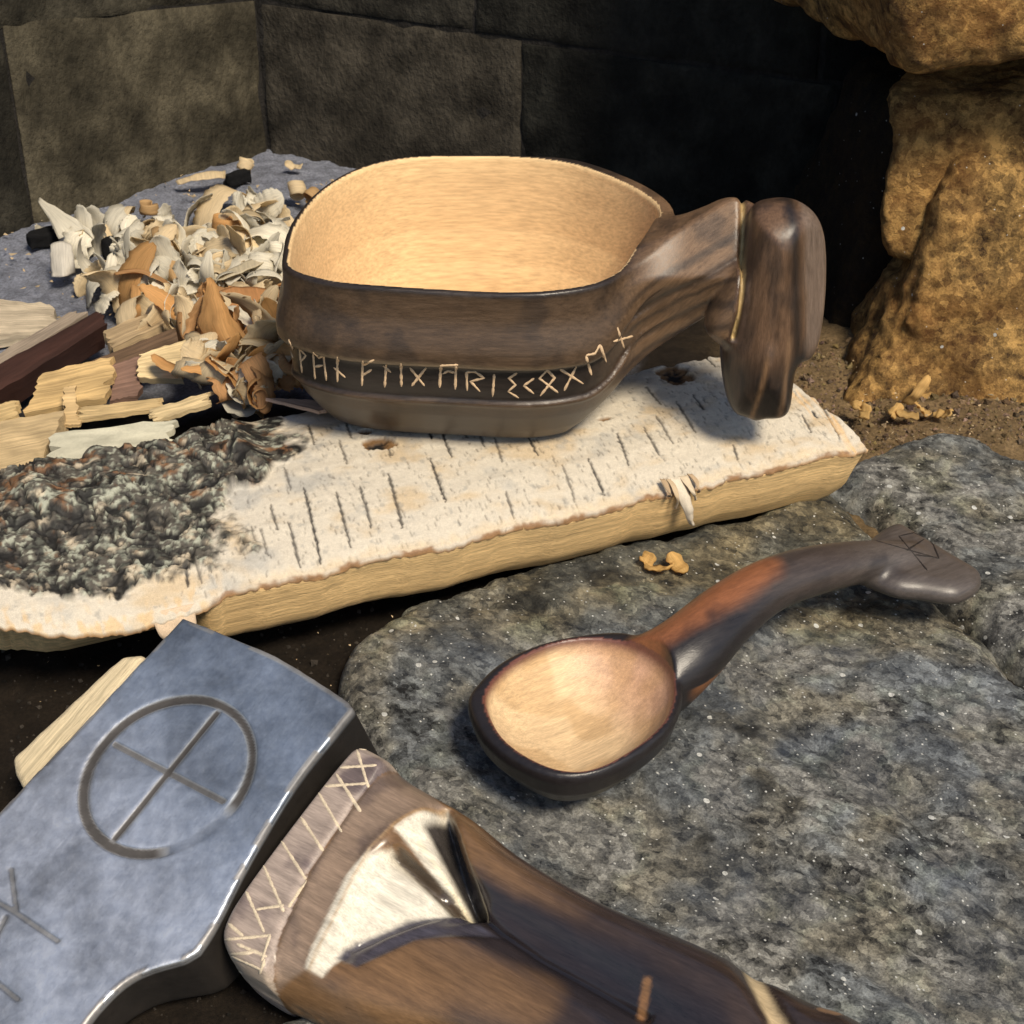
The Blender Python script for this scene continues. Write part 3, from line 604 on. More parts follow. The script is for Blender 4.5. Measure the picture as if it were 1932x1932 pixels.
def bowl_fn(X, Y, Z):
    d2 = polysdf(X, Y, rimxy)
    zl = Z - lift(X, Y)
    body = (d2 - np.interp(Z, OFF[:, 0], OFF[:, 1])) * .85
    # shoulder above the rune band, ledge under it
    body = body - .19 * sstep(6.62, 6.82, zl) * sstep(8.3, 7.1, zl) + .07 * sstep(6.85, 6.65, zl) * sstep(5.5, 5.62, zl) - .05 * sstep(5.3, 5.5, zl) * sstep(5.66, 5.54, zl)
    neck = smin(roundcone(X, Y, Z, (1.6, .2, 6.5), (4.6, -.3, 7.75), 2.35, 1.75), roundcone(X, Y, Z, (4.6, -.3, 7.75), (6.15, -.85, 9.25), 1.75, 1.28), .3)
    for nn_, pc, ds in (((-.15, -.78, .6), (5.3, -.58, 8.5), 1.12), ((-.1, -.95, -.25), (4.9, -.4, 8.1), 1.25), ((-.5, .1, .86), (5.6, -.7, 8.8), 1.22)):
        nn_ = unit(nn_); neck = smax(neck, (X - pc[0]) * nn_[0] + (Y - pc[1]) * nn_[1] + (Z - pc[2]) * nn_[2] - ds, .08)
    body = smax(body, Z - ZR - .02 * np.sin(X * 1.3), .12)
    b = smin(body, neck, .9)
    b = smax(b, (3.47 - Z), .2)
    b = smax(b, -(Z - (3.6 + .94 * (X - 1.85))) * .8, .5)
    # cut facets along the neck
    for k_ in (8.15, 7.2):
        q = np.abs(Z - (k_ + .62 * (X - 4.6)) + .15 * (Y + 2)); b = b + .06 * np.exp(-(q / .09) ** 2) * sstep(2.6, 3.6, X) * sstep(.6, -.4, Y)
    cav = np.maximum(d2 + np.interp(Z, INN[:, 0], INN[:, 1]), 4.35 - Z) * .8
    b = smax(b, -cav, .1)
    hd = polysdf(X, Z, headxz); hy = HY - .12 * (Z - 7.5) * -.8
    head = (((np.abs(Y - hy) / 1.25) ** 2 + np.clip(1 + hd / 1.05, 0, 9) ** 2) - 1) * .5
    # flattened muzzle and brow planes
    nose = np.exp(-((X - 7.15 - .05 * (Z - 6)) / .18) ** 2) * sstep(7.4, 6.6, Z); head = head - .1 * nose
    brow = np.exp(-((X - 8.05 + .1 * (Z - 8)) / .3) ** 2); head = head + .12 * brow * sstep(9.9, 9.0, Z) * sstep(5.9, 6.6, Z)
    jd = polysdf(X, Z, jawxz); jaw = (((np.abs(Y - HY + .1) / .8) ** 2 + np.clip(1 + jd / .6, 0, 9) ** 2) - 1) * .33
    for (pp, nn_) in ((PY(1506, 520, -2.75), (.72, -.68, .12)), (PY(1405, 560, -2.9), (-.62, -.78, .0)), (PY(1440, 760, -3.0), (0, -.9, -.42))):
        nn_ = unit(nn_); head = smax(head, ((X - pp[0]) * nn_[0] + (Y - pp[1]) * nn_[1] + (Z - pp[2]) * nn_[2]) * .6, .12)
    head = smin(head, jaw, .1)
    b = smin(b, head, .15)
    cg = pathd(X, Z, crx); b = b + .16 * np.exp(-(cg / .075) ** 2) * sstep(.5, -.3, Y)
    return b
lo = (rimxy[:, 0].min() - .5, rimxy[:, 1].min() - .6, 3.3); hi = (9.2, rimxy[:, 1].max() + .5, 11.4)
kv, kf = surface_nets(bowl_fn, lo, hi, .066); kv = relax(kv, kf, 1, .35)
x, y, z = kv.T
d2 = polysdf(x, y, rimxy); cavv = np.maximum(d2 + np.interp(z, INN[:, 0], INN[:, 1]), 4.35 - z)
inside = (cavv < .07) & (z > 4.2) & (z < ZR + .2) & (x < 6)
zl = z - lift(x, y); hdv = polysdf(x, z, headxz); ishead = (hdv < .1) & (x > 5.9) & (y < .6)
nz = fbm(x * .8, y * .8, z * .8, 4); band = sstep(5.5, 5.66, zl) * sstep(6.84, 6.7, zl) * ~inside
brown = np.array([.078, .049, .029]); neckc = np.array([.165, .098, .053]); darkc = np.array([.016, .013, .012])
c = lerp(np.tile(brown, (len(kv), 1)), neckc, sstep(2.2, 5.0, x) * sstep(4.5, 6.5, z))
c = lerp(c, darkc, sstep(.0, .6, nz) * .5)
for k_, w_ in ((8.15, .12), (7.2, .10), (7.75, .06), (6.6, .09), (8.8, .10)):
    q = np.abs(z - (k_ + .62 * (x - 4.6)) + .15 * (y + 2) + .12 * nz); c = lerp(c, np.array([.04, .028, .02]), .75 * sstep(w_ * 2, w_ * .4, q) * sstep(2.4, 3.6, x) * sstep(1.2, .0, y))
c = lerp(c, np.array([.014, .012, .012]), .8 * sstep(8.75, 8.95, z) * sstep(4, 2.5, x)); c = lerp(c, np.array([.016, .013, .012]), band * (.92 - .75 * sstep(1.2, 4.2, x)))
c = lerp(c, np.array([.055, .042, .032]), .8 * sstep(5.5, 4.6, z) * sstep(4, 2.5, x))
led = np.exp(-((zl - 6.84) / .06) ** 2); c = lerp(c, np.array([.26, .19, .11]), .6 * led * sstep(3, 0, x))  # highlight along the ledge painted into the wood colour
hn = fbm(x * 1.3, y * 1.3, z * .5, 4)
dl = (x - PY(1500, 500, -2.6)[0]) + .10 * (z - 8)          # across the face: chin side negative, brow positive
hc = lerp(np.tile([.12, .068, .038], (len(kv), 1)), darkc, np.clip(sstep(-.05, .55, hn) * .6 + sstep(7.4, 6.0, z) * .8, 0, .96))
hc = lerp(hc, darkc, .9 * np.exp(-((dl - .12 + .1 * hn) / .2) ** 2))
hc = lerp(hc, np.array([.15, .11, .085]), sstep(.3, .55, dl + .08 * hn) * sstep(6.2, 7.0, z) * .9)  # highlight on the brow plane, painted as a lighter grey-brown
hc = lerp(hc, np.array([.24, .135, .065]), .8 * np.exp(-((x - 7.05 - .09 * (z - 6) + .03 * hn) / .07) ** 2) * sstep(7.2, 6.6, z))
hc = lerp(hc, np.array([.22, .13, .07]), .7 * np.exp(-((x - 7.72) / .08) ** 2) * sstep(7.6, 7.2, z))
jdv = polysdf(x, z, jawxz); hc = lerp(hc, np.array([.05, .03, .02]), .8 * sstep(.05, -.1, jdv) * sstep(8.2, 7.4, z))
c = np.where(ishead[:, None], hc, c)
cd = pathd(x, z, crx); c = lerp(c, np.array([.40, .28, .12]), .9 * sstep(.085, .03, cd + .02 * nz) * (y < -.2))
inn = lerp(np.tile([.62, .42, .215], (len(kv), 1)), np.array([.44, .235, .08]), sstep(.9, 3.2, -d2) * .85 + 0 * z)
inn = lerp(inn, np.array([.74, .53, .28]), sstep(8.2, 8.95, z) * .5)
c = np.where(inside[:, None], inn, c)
# grain runs along the bowl and sweeps up the neck
lc = kv.copy(); t_ = sstep(2.5, 5.5, x); lc[:, 2] = z - .75 * np.maximum(x - 2.5, 0) * t_; 
hm = ishead; lc[hm] = np.c_[z[hm], x[hm], y[hm]]
bb = np.array([rimc[0], rimc[1] - .3, 3.47])
bowl = root('carved_bowl', bb, 'scorched wooden bowl with carved runes and a horse-head handle on the birch log', 'bowl')
# pale scooped hollow and scorched outside are two meshes sharing their rim
fin = inside[kf].all(1)
def subset(f):
    us = np.unique(f); mp = np.zeros(len(kv), int); mp[us] = np.arange(len(us)); return us, mp[f]
M['hollow'] = wood('pale_hollow_wood', (.25, 1.2, 2.5), 1.1, .94, 1.05, .55, .02, .0001, .25, 12)
us, f2 = subset(kf[fin]); add('hollow', kv[us], f2, M['hollow'], bowl, bb, lc=lc[us], col=c[us])['label'] = 'pale honey-coloured scooped inside'
fh = ~fin & ishead[kf].all(1)
us, f2 = subset(kf[~fin & ~fh]); body_o = add('body', kv[us], f2, M['scorched'], bowl, bb, lc=lc[us], col=c[us]); body_o['label'] = 'scorched brown outside with a dark rune band'
us, f2 = subset(kf[fh]); add('horse_head_handle', kv[us], f2, M['scorched'], bowl, bb, lc=lc[us], col=c[us])['label'] = 'dark bowed horse head carved as the handle'
tree = bvh(kv, kf[(y[kf[:, 0]] < .5) & (z[kf[:, 0]] < 9.5) & (x[kf[:, 0]] < 6.5)])
RUNES = [[[(172,925),(180,1040)],[(172,930),(190,975)],[(177,975),(192,1012)]], [[(220,968),(232,1080)],[(220,968),(250,1000),(228,1028)]], [[(283,985),(292,1108)],[(283,985),(310,1012),(332,998)],[(331,998),(344,1115)],[(290,1052),(330,1045)]],
 [[(395,1005),(395,1122)],[(378,1055),(432,1102)]], [[(512,1022),(508,1140)],[(512,1046),(566,1020)],[(511,1092),(555,1064)]], [[(620,1040),(613,1147)],[(606,1047),(642,1078)]], [[(688,1035),(690,1143)]], [[(728,1055),(796,1140)],[(806,1055),(738,1140)]],
 [[(872,1045),(866,1148)],[(868,1048),(952,1044)],[(942,1046),(938,1156)],[(880,1085),(905,1072),(938,1080)]], [[(990,1075),(993,1162)],[(988,1076),(1030,1076),(1072,1104),(1008,1120),(1052,1166)]], [[(1118,1085),(1110,1190)]], [[(1224,1080),(1186,1106),(1216,1136),(1182,1166),(1230,1196)]], [[(1302,1105),(1254,1140),(1300,1176)]],
 [[(1330,1186),(1396,1104),(1362,1068),(1326,1106),(1412,1172)]], [[(1420,1063),(1527,1130)],[(1497,1050),(1440,1162)]], [[(1540,1000),(1566,1090)],[(1606,950),(1634,1030)],[(1540,1000),(1582,992),(1606,950)]], [[(1685,870),(1716,966)],[(1665,936),(1756,912)]]]
for r in RUNES: strokes('rune', tree, [pix(l, 600, 330, 1.932) for l in r], .048, M['rune'], body_o, bb, lift=.015)
# ------------------------------------------------------------------ wooden spoon
def SP(x, y, z): return P(x, y, z)
ZS = 2.55
OUT = [(886,1322),(905,1285),(950,1245),(1020,1213),(1100,1196),(1180,1192),(1240,1215),(1276,1262),(1284,1310),(1262,1365),(1210,1412),(1130,1452),(1050,1460),(975,1432),(915,1385)]
INR = [(916,1330),(925,1292),(965,1252),(1030,1218),(1100,1204),(1170,1210),(1230,1234),(1266,1268),(1272,1310),(1255,1358),(1205,1405),(1130,1446),(1065,1453),(1000,1430),(945,1388)]
outxy = spline([SP(x, y, ZS)[:2] for x, y in OUT], 4, True); inrxy = spline([SP(x, y, ZS)[:2] for x, y in INR], 4, True)
HP = [((1215,1290), 1.75, 1.15), ((1290,1235), 2.35, .95), ((1370,1160), 2.75, .80), ((1450,1105), 2.95, .70), ((1540,1075), 2.85, .66), ((1640,1058), 2.5, .56), ((1720,1052), 2.25, .40)]
hp = spline([np.r_[SP(*q, z), r] for q, z, r in HP], 5)
FIN = [(1600,1060),(1632,1018),(1672,985),(1700,978),(1726,990),(1765,1012),(1815,1040),(1852,1062),(1852,1085),(1826,1104),(1795,1110),(1740,1104),(1680,1098)]
ZF = 2.45
finxy = spline([SP(x, y, ZF)[:2] for x, y in FIN], 4, True)
def spoon_fn(X, Y, Z):
    d2 = polysdf(X, Y, outxy); dep = ZS - Z
    off = np.interp(dep, [0, .25, .7, 1.2, 1.6, 1.85, 2.0], [0, .06, -.05, -.4, -.95, -1.7, -2.6])
    b = smax((d2 - off) * .8, Z - ZS, .12)
    for a, c_ in zip(hp[:-1], hp[1:]): b = smin(b, roundcone(X, Y, Z, a[:3], c_[:3], a[3], c_[3], (1, 1, 1.18)), .22)
    fd = polysdf(X, Y, finxy); fin = (((np.abs(Z - ZF + .35 + .05 * (X - 11)) / .38) ** 2 + np.clip(1 + fd / .55, 0, 9) ** 2) - 1) * .27
    b = smin(b, fin, .25)
    i2 = polysdf(X, Y, inrxy); io = np.interp(dep, [-.6, 0, .4, .8, 1.1, 1.3, 1.36], [-.1, .0, .14, .5, 1.0, 1.9, 4])
    cav = np.maximum((i2 + io) * .8, (ZS - 1.37) - Z)
    return smax(b, -cav, .06)
lo = np.array([outxy[:, 0].min() - .4, outxy[:, 1].min() - .5, .2]); hi = np.array([finxy[:, 0].max() + .5, finxy[:, 1].max() + .8, 4.4])
pv, pf = surface_nets(spoon_fn, lo, hi, .055); pv = relax(pv, pf, 1, .35)
x, y, z = pv.T
i2 = polysdf(x, y, inrxy); inside = (np.maximum((i2 + np.interp(ZS - z, [-.6, 0, .4, .8, 1.1, 1.3, 1.36], [-.1, 0, .14, .5, 1.0, 1.9, 4])), ZS - 1.37 - z) < .05) & (z < ZS + .1)
sd_ = unit(hp[-1, :3] - hp[0, :3]); ua = (pv - hp[0, :3]) @ sd_
nz = fbm(x * .9, y * .9, z * .9, 4)
dk = np.array([.016, .013, .013]); rd = np.array([.235, .088, .036]); gy = np.array([.055, .042, .036])
c = lerp(np.tile(dk, (len(pv), 1)), gy, .9 * sstep(2.2, 5.5, ua)); c = lerp(c, np.array([.10, .085, .075]), .6 * sstep(6, 8.5, ua))
side = pathd(x, y, [SP(1225, 1225, 2.6)[:2], SP(1330, 1160, 3)[:2], SP(1435, 1080, 3.3)[:2]])
c = lerp(c, rd, .95 * sstep(.85, .3, side + .12 * nz) * sstep(1.7, 2.3, z) * sstep(5.6, 4.2, ua))
lowb = pathd(x, y, [SP(1290, 1400, 1.5)[:2], SP(1340, 1300, 1.9)[:2], SP(1420, 1190, 2.2)[:2]])
c = lerp(c, np.array([.20, .085, .035]), .8 * sstep(.4, .12, lowb + .1 * nz) * (z < 2.2))
c = lerp(c, dk, .45 * sstep(.2, .9, nz))
ri = sstep(-.02, -.1, i2)
ic = lerp(np.tile([.68, .49, .28], (len(pv), 1)), np.array([.56, .34, .22]), sstep(.2, 2.2, (pv - SP(1080, 1330, 2)) @ sd_))  # right side of the scoop: shade and pinkish reflection put into the colour
ic = lerp(ic, np.array([.45, .27, .11]), .45 * sstep(.2, .7, fbm(x * .8, y * .8, 3., 2) + .3))
ic = ic * .9; rg = lerp(np.tile([.13, .05, .035], (len(pv), 1)), ic, sstep(.0, -.12, i2)); c = np.where(inside[:, None], rg, c)
ang = math.atan2(sd_[1], sd_[0]); lc = np.c_[pv @ sd_, -x * math.sin(ang) + y * math.cos(ang), z]
sb = np.array([pv[:, 0].mean(), pv[:, 1].mean(), pv[:, 2].min()])
spoon = root('wooden_spoon', sb, 'carved wooden spoon with pale bowl and dark curved handle lying on the grey stone', 'spoon')
fin_ = inside[pf].all(1); isfin = (polysdf(x, y, finxy) < 0)
fH = ~fin_ & (ua > 1.9)[pf].all(1)
def sub2(f, name, lab):
    us = np.unique(f); mp = np.zeros(len(pv), int); mp[us] = np.arange(len(us)); o = add(name, pv[us], mp[f], M['spoon'], spoon, sb, lc=lc[us], col=c[us]); o['label'] = lab; return o
sub2(pf[fin_], 'scoop', 'pale hollow of the spoon bowl'); hand_o = sub2(pf[fH], 'handle', 'dark curved handle with reddish patch'); sub2(pf[~fin_ & ~fH], 'spoon_bowl', 'black scorched rim and underside')
tree = bvh(pv, pf)
M['groove'] = wood('dark_cut', (2, 2, 2), 3, .8, 1.15, .6, .2, .0001, .3)
def white_c(o, c):
    if o: at = o.data.attributes.new('col', 'FLOAT_COLOR', 'POINT'); at.data.foreach_set('color', np.tile(np.r_[c, 1], len(o.data.vertices)).astype(np.float32))
for l in [[(1425,125),(1645,188)],[(1545,60),(1625,140),(1645,188)],[(1508,110),(1605,228)],[(1508,112),(1560,100),(1600,120)],[(1535,160),(1600,118)],[(1600,100),(1655,105),(1640,120),(1610,112)],[(1565,175),(1640,185)]]:
    white_c(strokes('engraved_line', tree, [pix(l, 1080, 1200, 1.4185)], .034, M['groove'], hand_o, sb, lift=.008), (.02, .016, .014))
for o in list(body_o.children):
    if o.name.startswith('rune'): white_c(o, (.62, .44, .27))

# ------------------------------------------------------------------ axe
AN = unit([math.tan(math.radians(-14)), math.tan(math.radians(-16)), 1]); A0 = P(315, 1460, 2.6)
def AP(x, y, dz=0.0): return onplane(x, y, A0 + AN * dz, AN)
EX = unit(AP(470, 1515) - AP(222, 1385)); EY = np.cross(AN, EX)
def AL(x, y, dz=0.0): q = AP(x, y, dz) - A0; return np.array([q @ EX, q @ EY])
def toW(v): return A0[None] + v[:, :1] * EX + v[:, 1:2] * EY + v[:, 2:3] * AN
head2 = spline([AL(x, y) for x, y in [(345,1165),(440,1203),(530,1243),(610,1292),(655,1322)]], 4)
side2 = spline([AL(x, y) for x, y in [(668,1338),(630,1385),(555,1480),(470,1620),(405,1745),(372,1796)]], 4)
beard2 = spline([AL(x, y) for x, y in [(345,1812),(262,1838),(205,1880),(150,1950),(100,2060),(60,2180)]], 4)
edge2 = spline([AL(x, y) for x, y in [(-120,2240),(-260,2180),(-340,2060),(-380,1900)]], 4)
hpoly = np.concatenate([head2, side2, beard2, edge2, [AL(0, 1530)]])
ring_r = 2.07; ang0 = np.linspace(0, 2 * np.pi, 61)
YR = [[AL(20, 1640), AL(30, 1722), AL(108, 1775)], [AL(30, 1722), AL(-25, 1690)], [AL(10, 1730), AL(-20, 1790)], [AL(-10, 1850), AL(32, 1885)], [AL(-40, 1800), AL(-10, 1850)]]
def marks(X, Y):
    r = np.hypot(X, Y); th = np.arctan2(Y, X)
    g = sstep(.17, .10, np.abs(r - ring_r) + .03 * sstep(-.3, .6, th) * sstep(2.2, 1.0, th))
    fade = 1 - .8 * sstep(-1.0, -.7, th) * sstep(.1, -.15, th)          # worn away on the side towards the haft
    g = g * fade
    g = np.maximum(g, .9 * sstep(.10, .06, segd(X, Y, (-1.8, .05), (1.75, .05)))); g = np.maximum(g, sstep(.11, .06, segd(X, Y, (0, -1.85), (.0, 1.85))))
    for p in YR: g = np.maximum(g, .7 * sstep(.09, .04, pathd(X, Y, p)))
    return g
ymin, ymax = hpoly[:, 1].min(), hpoly[:, 1].max()
def axe_fn(X, Y, Z):
    d2 = polysdf(X, Y, hpoly); th = np.interp(Y, [ymin, -6, -2.5, ymax], [.15, .9, 2.1, 2.3])
    top = Z + .045 * marks(X, Y) + .02 * fbm(X * .5, Y * .5, 3., 2)
    f = smax(d2, top, .05); f = smax(f, -Z - th, .2)
    return f
lo = (hpoly[:, 0].min() - .3, max(ymin, -13) - .3, -2.6); hi = (hpoly[:, 0].max() + .3, ymax + .3, .25)
av, af = surface_nets(axe_fn, lo, hi, .06); av = relax(av, af, 1, .3)
x, y, z = av.T
g = marks(x, y) * (z > -.2)
c = lerp(np.tile([.50, .55, .61], (len(av), 1)), np.array([.96, .97, .99]), sstep(2.0, -3.0, y + .35 * x + .5 * fbm(x * .4, y * .4, 2., 3))); c = lerp(c, np.array([.05, .041, .034]), .96 * g); c = lerp(c, np.array([.018, .014, .011]), sstep(-.08, -.2, z))  # ground bevel with sky sheen, and shaded sides, put into the colour
wear = sstep(-.16, -.08, polysdf(x, y, hpoly)) * (z > -.15); c = lerp(c, np.array([.16, .13, .10]), .7 * wear * (fbm(x, y, z, 3) > -.1))
ab = toW(np.array([[0, 0, -2.3]]))[0]
axe = root('axe', ab, 'engraved steel axe with wide carved wooden haft lying in the foreground', 'axe')
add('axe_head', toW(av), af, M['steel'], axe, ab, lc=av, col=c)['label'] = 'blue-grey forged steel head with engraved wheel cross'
HO = [(640,1418),(672,1396),(702,1402),(765,1442),(870,1502),(960,1572),(1080,1642),(1200,1697),(1330,1752),(1430,1802),(1520,1850),(1650,1905),(1800,1985),(1920,2080),(1800,2220),(1400,2130),(1150,2045),(900,1965),(640,1907),(520,1862),(442,1818),(408,1772),(412,1732),(452,1660),(540,1535)]
hafto = spline([AL(x, y) for x, y in HO], 4, True)
A_ = lambda *pts: [AL(x, y) for x, y in pts]
STEM = A_((870,1690),(1000,1765),(1150,1850),(1300,1960)); BU = A_((822,1515),(850,1600),(880,1690)); BM = A_((735,1605),(800,1655),(865,1690)); BL = A_((640,1800),(720,1745),(800,1722),(880,1700))
RIDGE = A_((832,1498),(790,1525),(745,1555),(700,1600),(665,1660),(625,1745),(582,1825)); COLL = A_((745,1420),(665,1520),(585,1640),(530,1760),(500,1850))
PA = np.array(A_((830,1500),(745,1562),(850,1690),(880,1690))); PB = np.array(A_((735,1595),(690,1615),(640,1740),(650,1790),(830,1712),(850,1695)))
NOTCH = A_((1400,1780),(1440,1870),(1500,1990)); NOT2 = A_((1570,1850),(1610,1960))
PD = np.array(A_((792,1545),(826,1506),(846,1540),(902,1702),(866,1690))); PM = np.array(A_((728,1600),(752,1592),(872,1688),(838,1702))); PV = np.array(A_((632,1802),(662,1765),(760,1722),(858,1702),(930,1745),(780,1772),(672,1822)))
COLP = np.array(A_((600,1350),(745,1420),(665,1520),(585,1640),(530,1760),(495,1870),(300,1900),(300,1700))); PC = np.array(A_((700,1600),(655,1650),(572,1822),(604,1838),(652,1795),(668,1730)))
CRL = A_((882,1690),(930,1735),(1010,1790),(1110,1845),(1210,1900))
def haft_h(X, Y):
    h = 0 * X - .38 * sstep(.1, -.15, polysdf(X, Y, PD)) - .30 * sstep(.08, -.12, polysdf(X, Y, PM)) - .10 * sstep(.12, -.15, polysdf(X, Y, PV)) - .16 * np.exp(-(pathd(X, Y, CRL) / .1) ** 2)
    h = h - .50 * np.exp(-(pathd(X, Y, STEM) / .6) ** 2) * sstep(16, 12, X)
    h = h - .50 * np.exp(-(pathd(X, Y, BU) / .20) ** 2) - .22 * np.exp(-(pathd(X, Y, BM) / .17) ** 2) - .12 * np.exp(-(pathd(X, Y, BL) / .25) ** 2)
    a = polysdf(X, Y, PA); b = polysdf(X, Y, PB); rd_ = pathd(X, Y, RIDGE)
    h = h - (.24 * sstep(.1, -.15, a) + .20 * sstep(.1, -.2, b)) * sstep(.0, .7, rd_) - .06 * sstep(.05, -.1, np.minimum(a, b))
    h = h + .06 * np.exp(-(rd_ / .16) ** 2) + .05 * np.exp(-(pathd(X, Y, COLL) / .3) ** 2)
    h = h - .10 * np.exp(-(pathd(X, Y, COLL) / .06) ** 2)
    h = h - .32 * np.exp(-(pathd(X, Y, NOTCH) / .25) ** 2) + .15 * np.exp(-(pathd(X, Y, NOT2) / .3) ** 2)
    return h
def haft_fn(X, Y, Z):
    d2 = polysdf(X, Y, hafto); zc = -1.25
    cp = sstep(.15, -.15, polysdf(X, Y, COLP)); rr = 1.15 - .8 * cp
    prof = np.sqrt(np.clip(1 - np.clip(1 + d2 / rr, 0, 1) ** 2, 0, 1))
    coll = cp                                   # flat-topped collar near the head
    T = 1.25 - .08 * sstep(5, 12, X)
    topz = zc + T * (prof ** (1 - .35 * coll)) + haft_h(X, Y); botz = zc - 1.2 * prof
    f = np.maximum(np.maximum(Z - topz, botz - Z) * .55, d2)
    # blunt sawn shoulder facing the steel
    return smax(f, -(X - (AL(410, 1750)[0] - .1)) * .9, .1)
lo = (hafto[:, 0].min() - .3, hafto[:, 1].min() - .4, -2.75); hi = (hafto[:, 0].max() + .3, hafto[:, 1].max() + .4, .45)
hv, hf = surface_nets(haft_fn, lo, hi, .065); hv = relax(hv, hf, 2, .4)
x, y, z = hv.T
nz = fbm(x * .7, y * .7, z * .7, 4); nf = fbm(x * .35, y * 1.2, z, 4)
tan = np.array([.175, .098, .046]); dk = np.array([.022, .018, .02]); pale = np.array([.66, .61, .50]); grb = np.array([.34, .27, .225])
c = np.tile(tan, (len(hv), 1)) * (1 + .3 * nf)[:, None]; c = lerp(c, np.array([.09, .062, .045]), .7 * sstep(.0, .7, fbm(x * .35 + 4, y * .8, 1., 4)))
st = pathd(x, y, STEM)
c = lerp(c, dk, .96 * sstep(1.15, .45, st + .25 * nz)); c = lerp(c, dk, .88 * sstep(8.0, 12.0, x + 1.2 * nz))
topd = pathd(x, y, A_((870,1502),(960,1572),(1080,1642),(1200,1697),(1330,1752))); c = lerp(c, dk * 1.5, .8 * sstep(.8, .2, topd + .2 * nz) * sstep(6.5, 9, x))
lowt = pathd(x, y, A_((640,1800),(800,1830),(1000,1880))); c = lerp(c, tan * .9, .7 * sstep(.9, .3, lowt))
cd = pathd(x, y, COLL); iscol = polysdf(x, y, COLP) < 0
cc_ = lerp(np.tile(grb, (len(hv), 1)), np.array([.10, .075, .075]), .85 * sstep(.0, .6, nz)); c = np.where(iscol[:, None], cc_, c)
a = polysdf(x, y, PA); b = polysdf(x, y, PB); c = lerp(c, pale, sstep(.06, -.06, np.minimum(a, b)) * .95)
mid_ = sstep(.02, -.1, polysdf(x, y, np.array(A_((745,1420),(832,1498),(745,1555),(665,1660),(582,1825),(500,1850),(530,1760),(585,1640),(665,1520))))); c = lerp(c, np.array([.25, .18, .13]) , .85 * mid_); c = lerp(c, np.array([.07, .05, .045]), .6 * mid_ * sstep(.0, .5, nz))
c = lerp(c, pale, .9 * sstep(.05, -.05, polysdf(x, y, PC))); c = lerp(c, dk, .95 * sstep(.04, -.08, polysdf(x, y, PD))); c = lerp(c, np.array([.045, .03, .02]), .92 * sstep(.03, -.06, polysdf(x, y, PM))); c = lerp(c, np.array([.06, .055, .07]), .95 * sstep(.06, -.06, polysdf(x, y, PV)))  # pale cuts, then shadow wedges and valley shade painted between them
c = lerp(c, dk * .6, .95 * sstep(.09, .03, pathd(x, y, CRL)))
c = lerp(c, np.array([.78, .70, .50]), .8 * sstep(.06, .02, pathd(x, y, A_((772,1560),(815,1620),(858,1685)))))
c = lerp(c, np.array([.40, .26, .13]), .85 * sstep(.2, .08, pathd(x, y, RIDGE) + .12))
c = lerp(c, np.array([.55, .42, .24]), .85 * sstep(.22, .08, pathd(x, y, NOTCH) + .05 * nz)); c = lerp(c, np.array([.30, .15, .06]), .8 * sstep(.14, .05, pathd(x, y, A_((1215,1840),(1200,1890)))))
c = lerp(c, np.array([.36, .20, .10]), .8 * sstep(.12, .05, pathd(x, y, A_((1545,1880),(1575,1890)))))
edge_ = sstep(-.3, -.05, polysdf(x, y, hafto)) * iscol; c = lerp(c, np.array([.52, .42, .30]), .5 * edge_ * (z > -1.2))
hw = toW(hv); haft_o = add('haft', hw, hf, M['haft'], axe, ab, lc=hv, col=c); haft_o['label'] = 'scorched carved haft with cross-hatched collar and pale carved facets'
tree = bvh(hw, hf)
HATCH = [[(450,0),(0,0)]]
hz = [[(1030,1440),(1130,1525)],[(1135,1300),(1228,1508)],[(1208,1160),(1318,1412)],[(1270,1025),(1422,1262)],[(1370,930),(1502,1130)],[(1460,825),(1588,1042)],[(1545,745),(1676,948)],[(1655,650),(1712,835)],
      [(1005,1545),(1258,1520)],[(1010,1590),(1210,1680)],[(1100,1560),(1240,1620)],[(1060,1610),(1180,1600)],[(1230,1630),(1205,1700)],[(1255,1515),(1215,1640)],[(1460,830),(1700,815)],[(1560,742),(1750,730)],[(1340,1390),(1425,1265)],[(1190,1400),(1320,1380)],[(1670,655),(1750,665)],[(1130,1310),(1040,1360)],[(1040,1640),(1130,1700)]]
for l in hz: white_c(strokes('engraved_line', tree, [pix(l, 0, 1450, 1.948)], .045, M['rune'], haft_o, ab, lift=.012), (.60, .50, .36))
# the haft's pale tip showing past the far side of the head
tp = np.array([AL(x, y, -.75) for x, y in [(262,1238),(232,1242),(205,1262),(110,1352),(28,1428),(32,1452),(52,1490),(200,1500),(330,1370),(330,1280)]])
def tip_fn(X, Y, Z):
    d2 = polysdf(X, Y, tp) - .1; return smax(smax(d2, Z + .75, .25), -Z - 1.9, .25) + .02 * fbm(X * 1.5, Y * 1.5, Z * 1.5, 3)
tv, tf = surface_nets(tip_fn, (tp[:, 0].min() - .5, tp[:, 1].min() - .5, -2.3), (tp[:, 0].max() + .5, tp[:, 1].max() + .5, -.4), .07)
add('haft_tip', toW(tv), tf, M['raw'], axe, ab, lc=tv[:, [1, 0, 2]], col=np.tile([.68, .56, .36], (len(tv), 1)))['label'] = 'pale raw end of the haft beyond the steel'

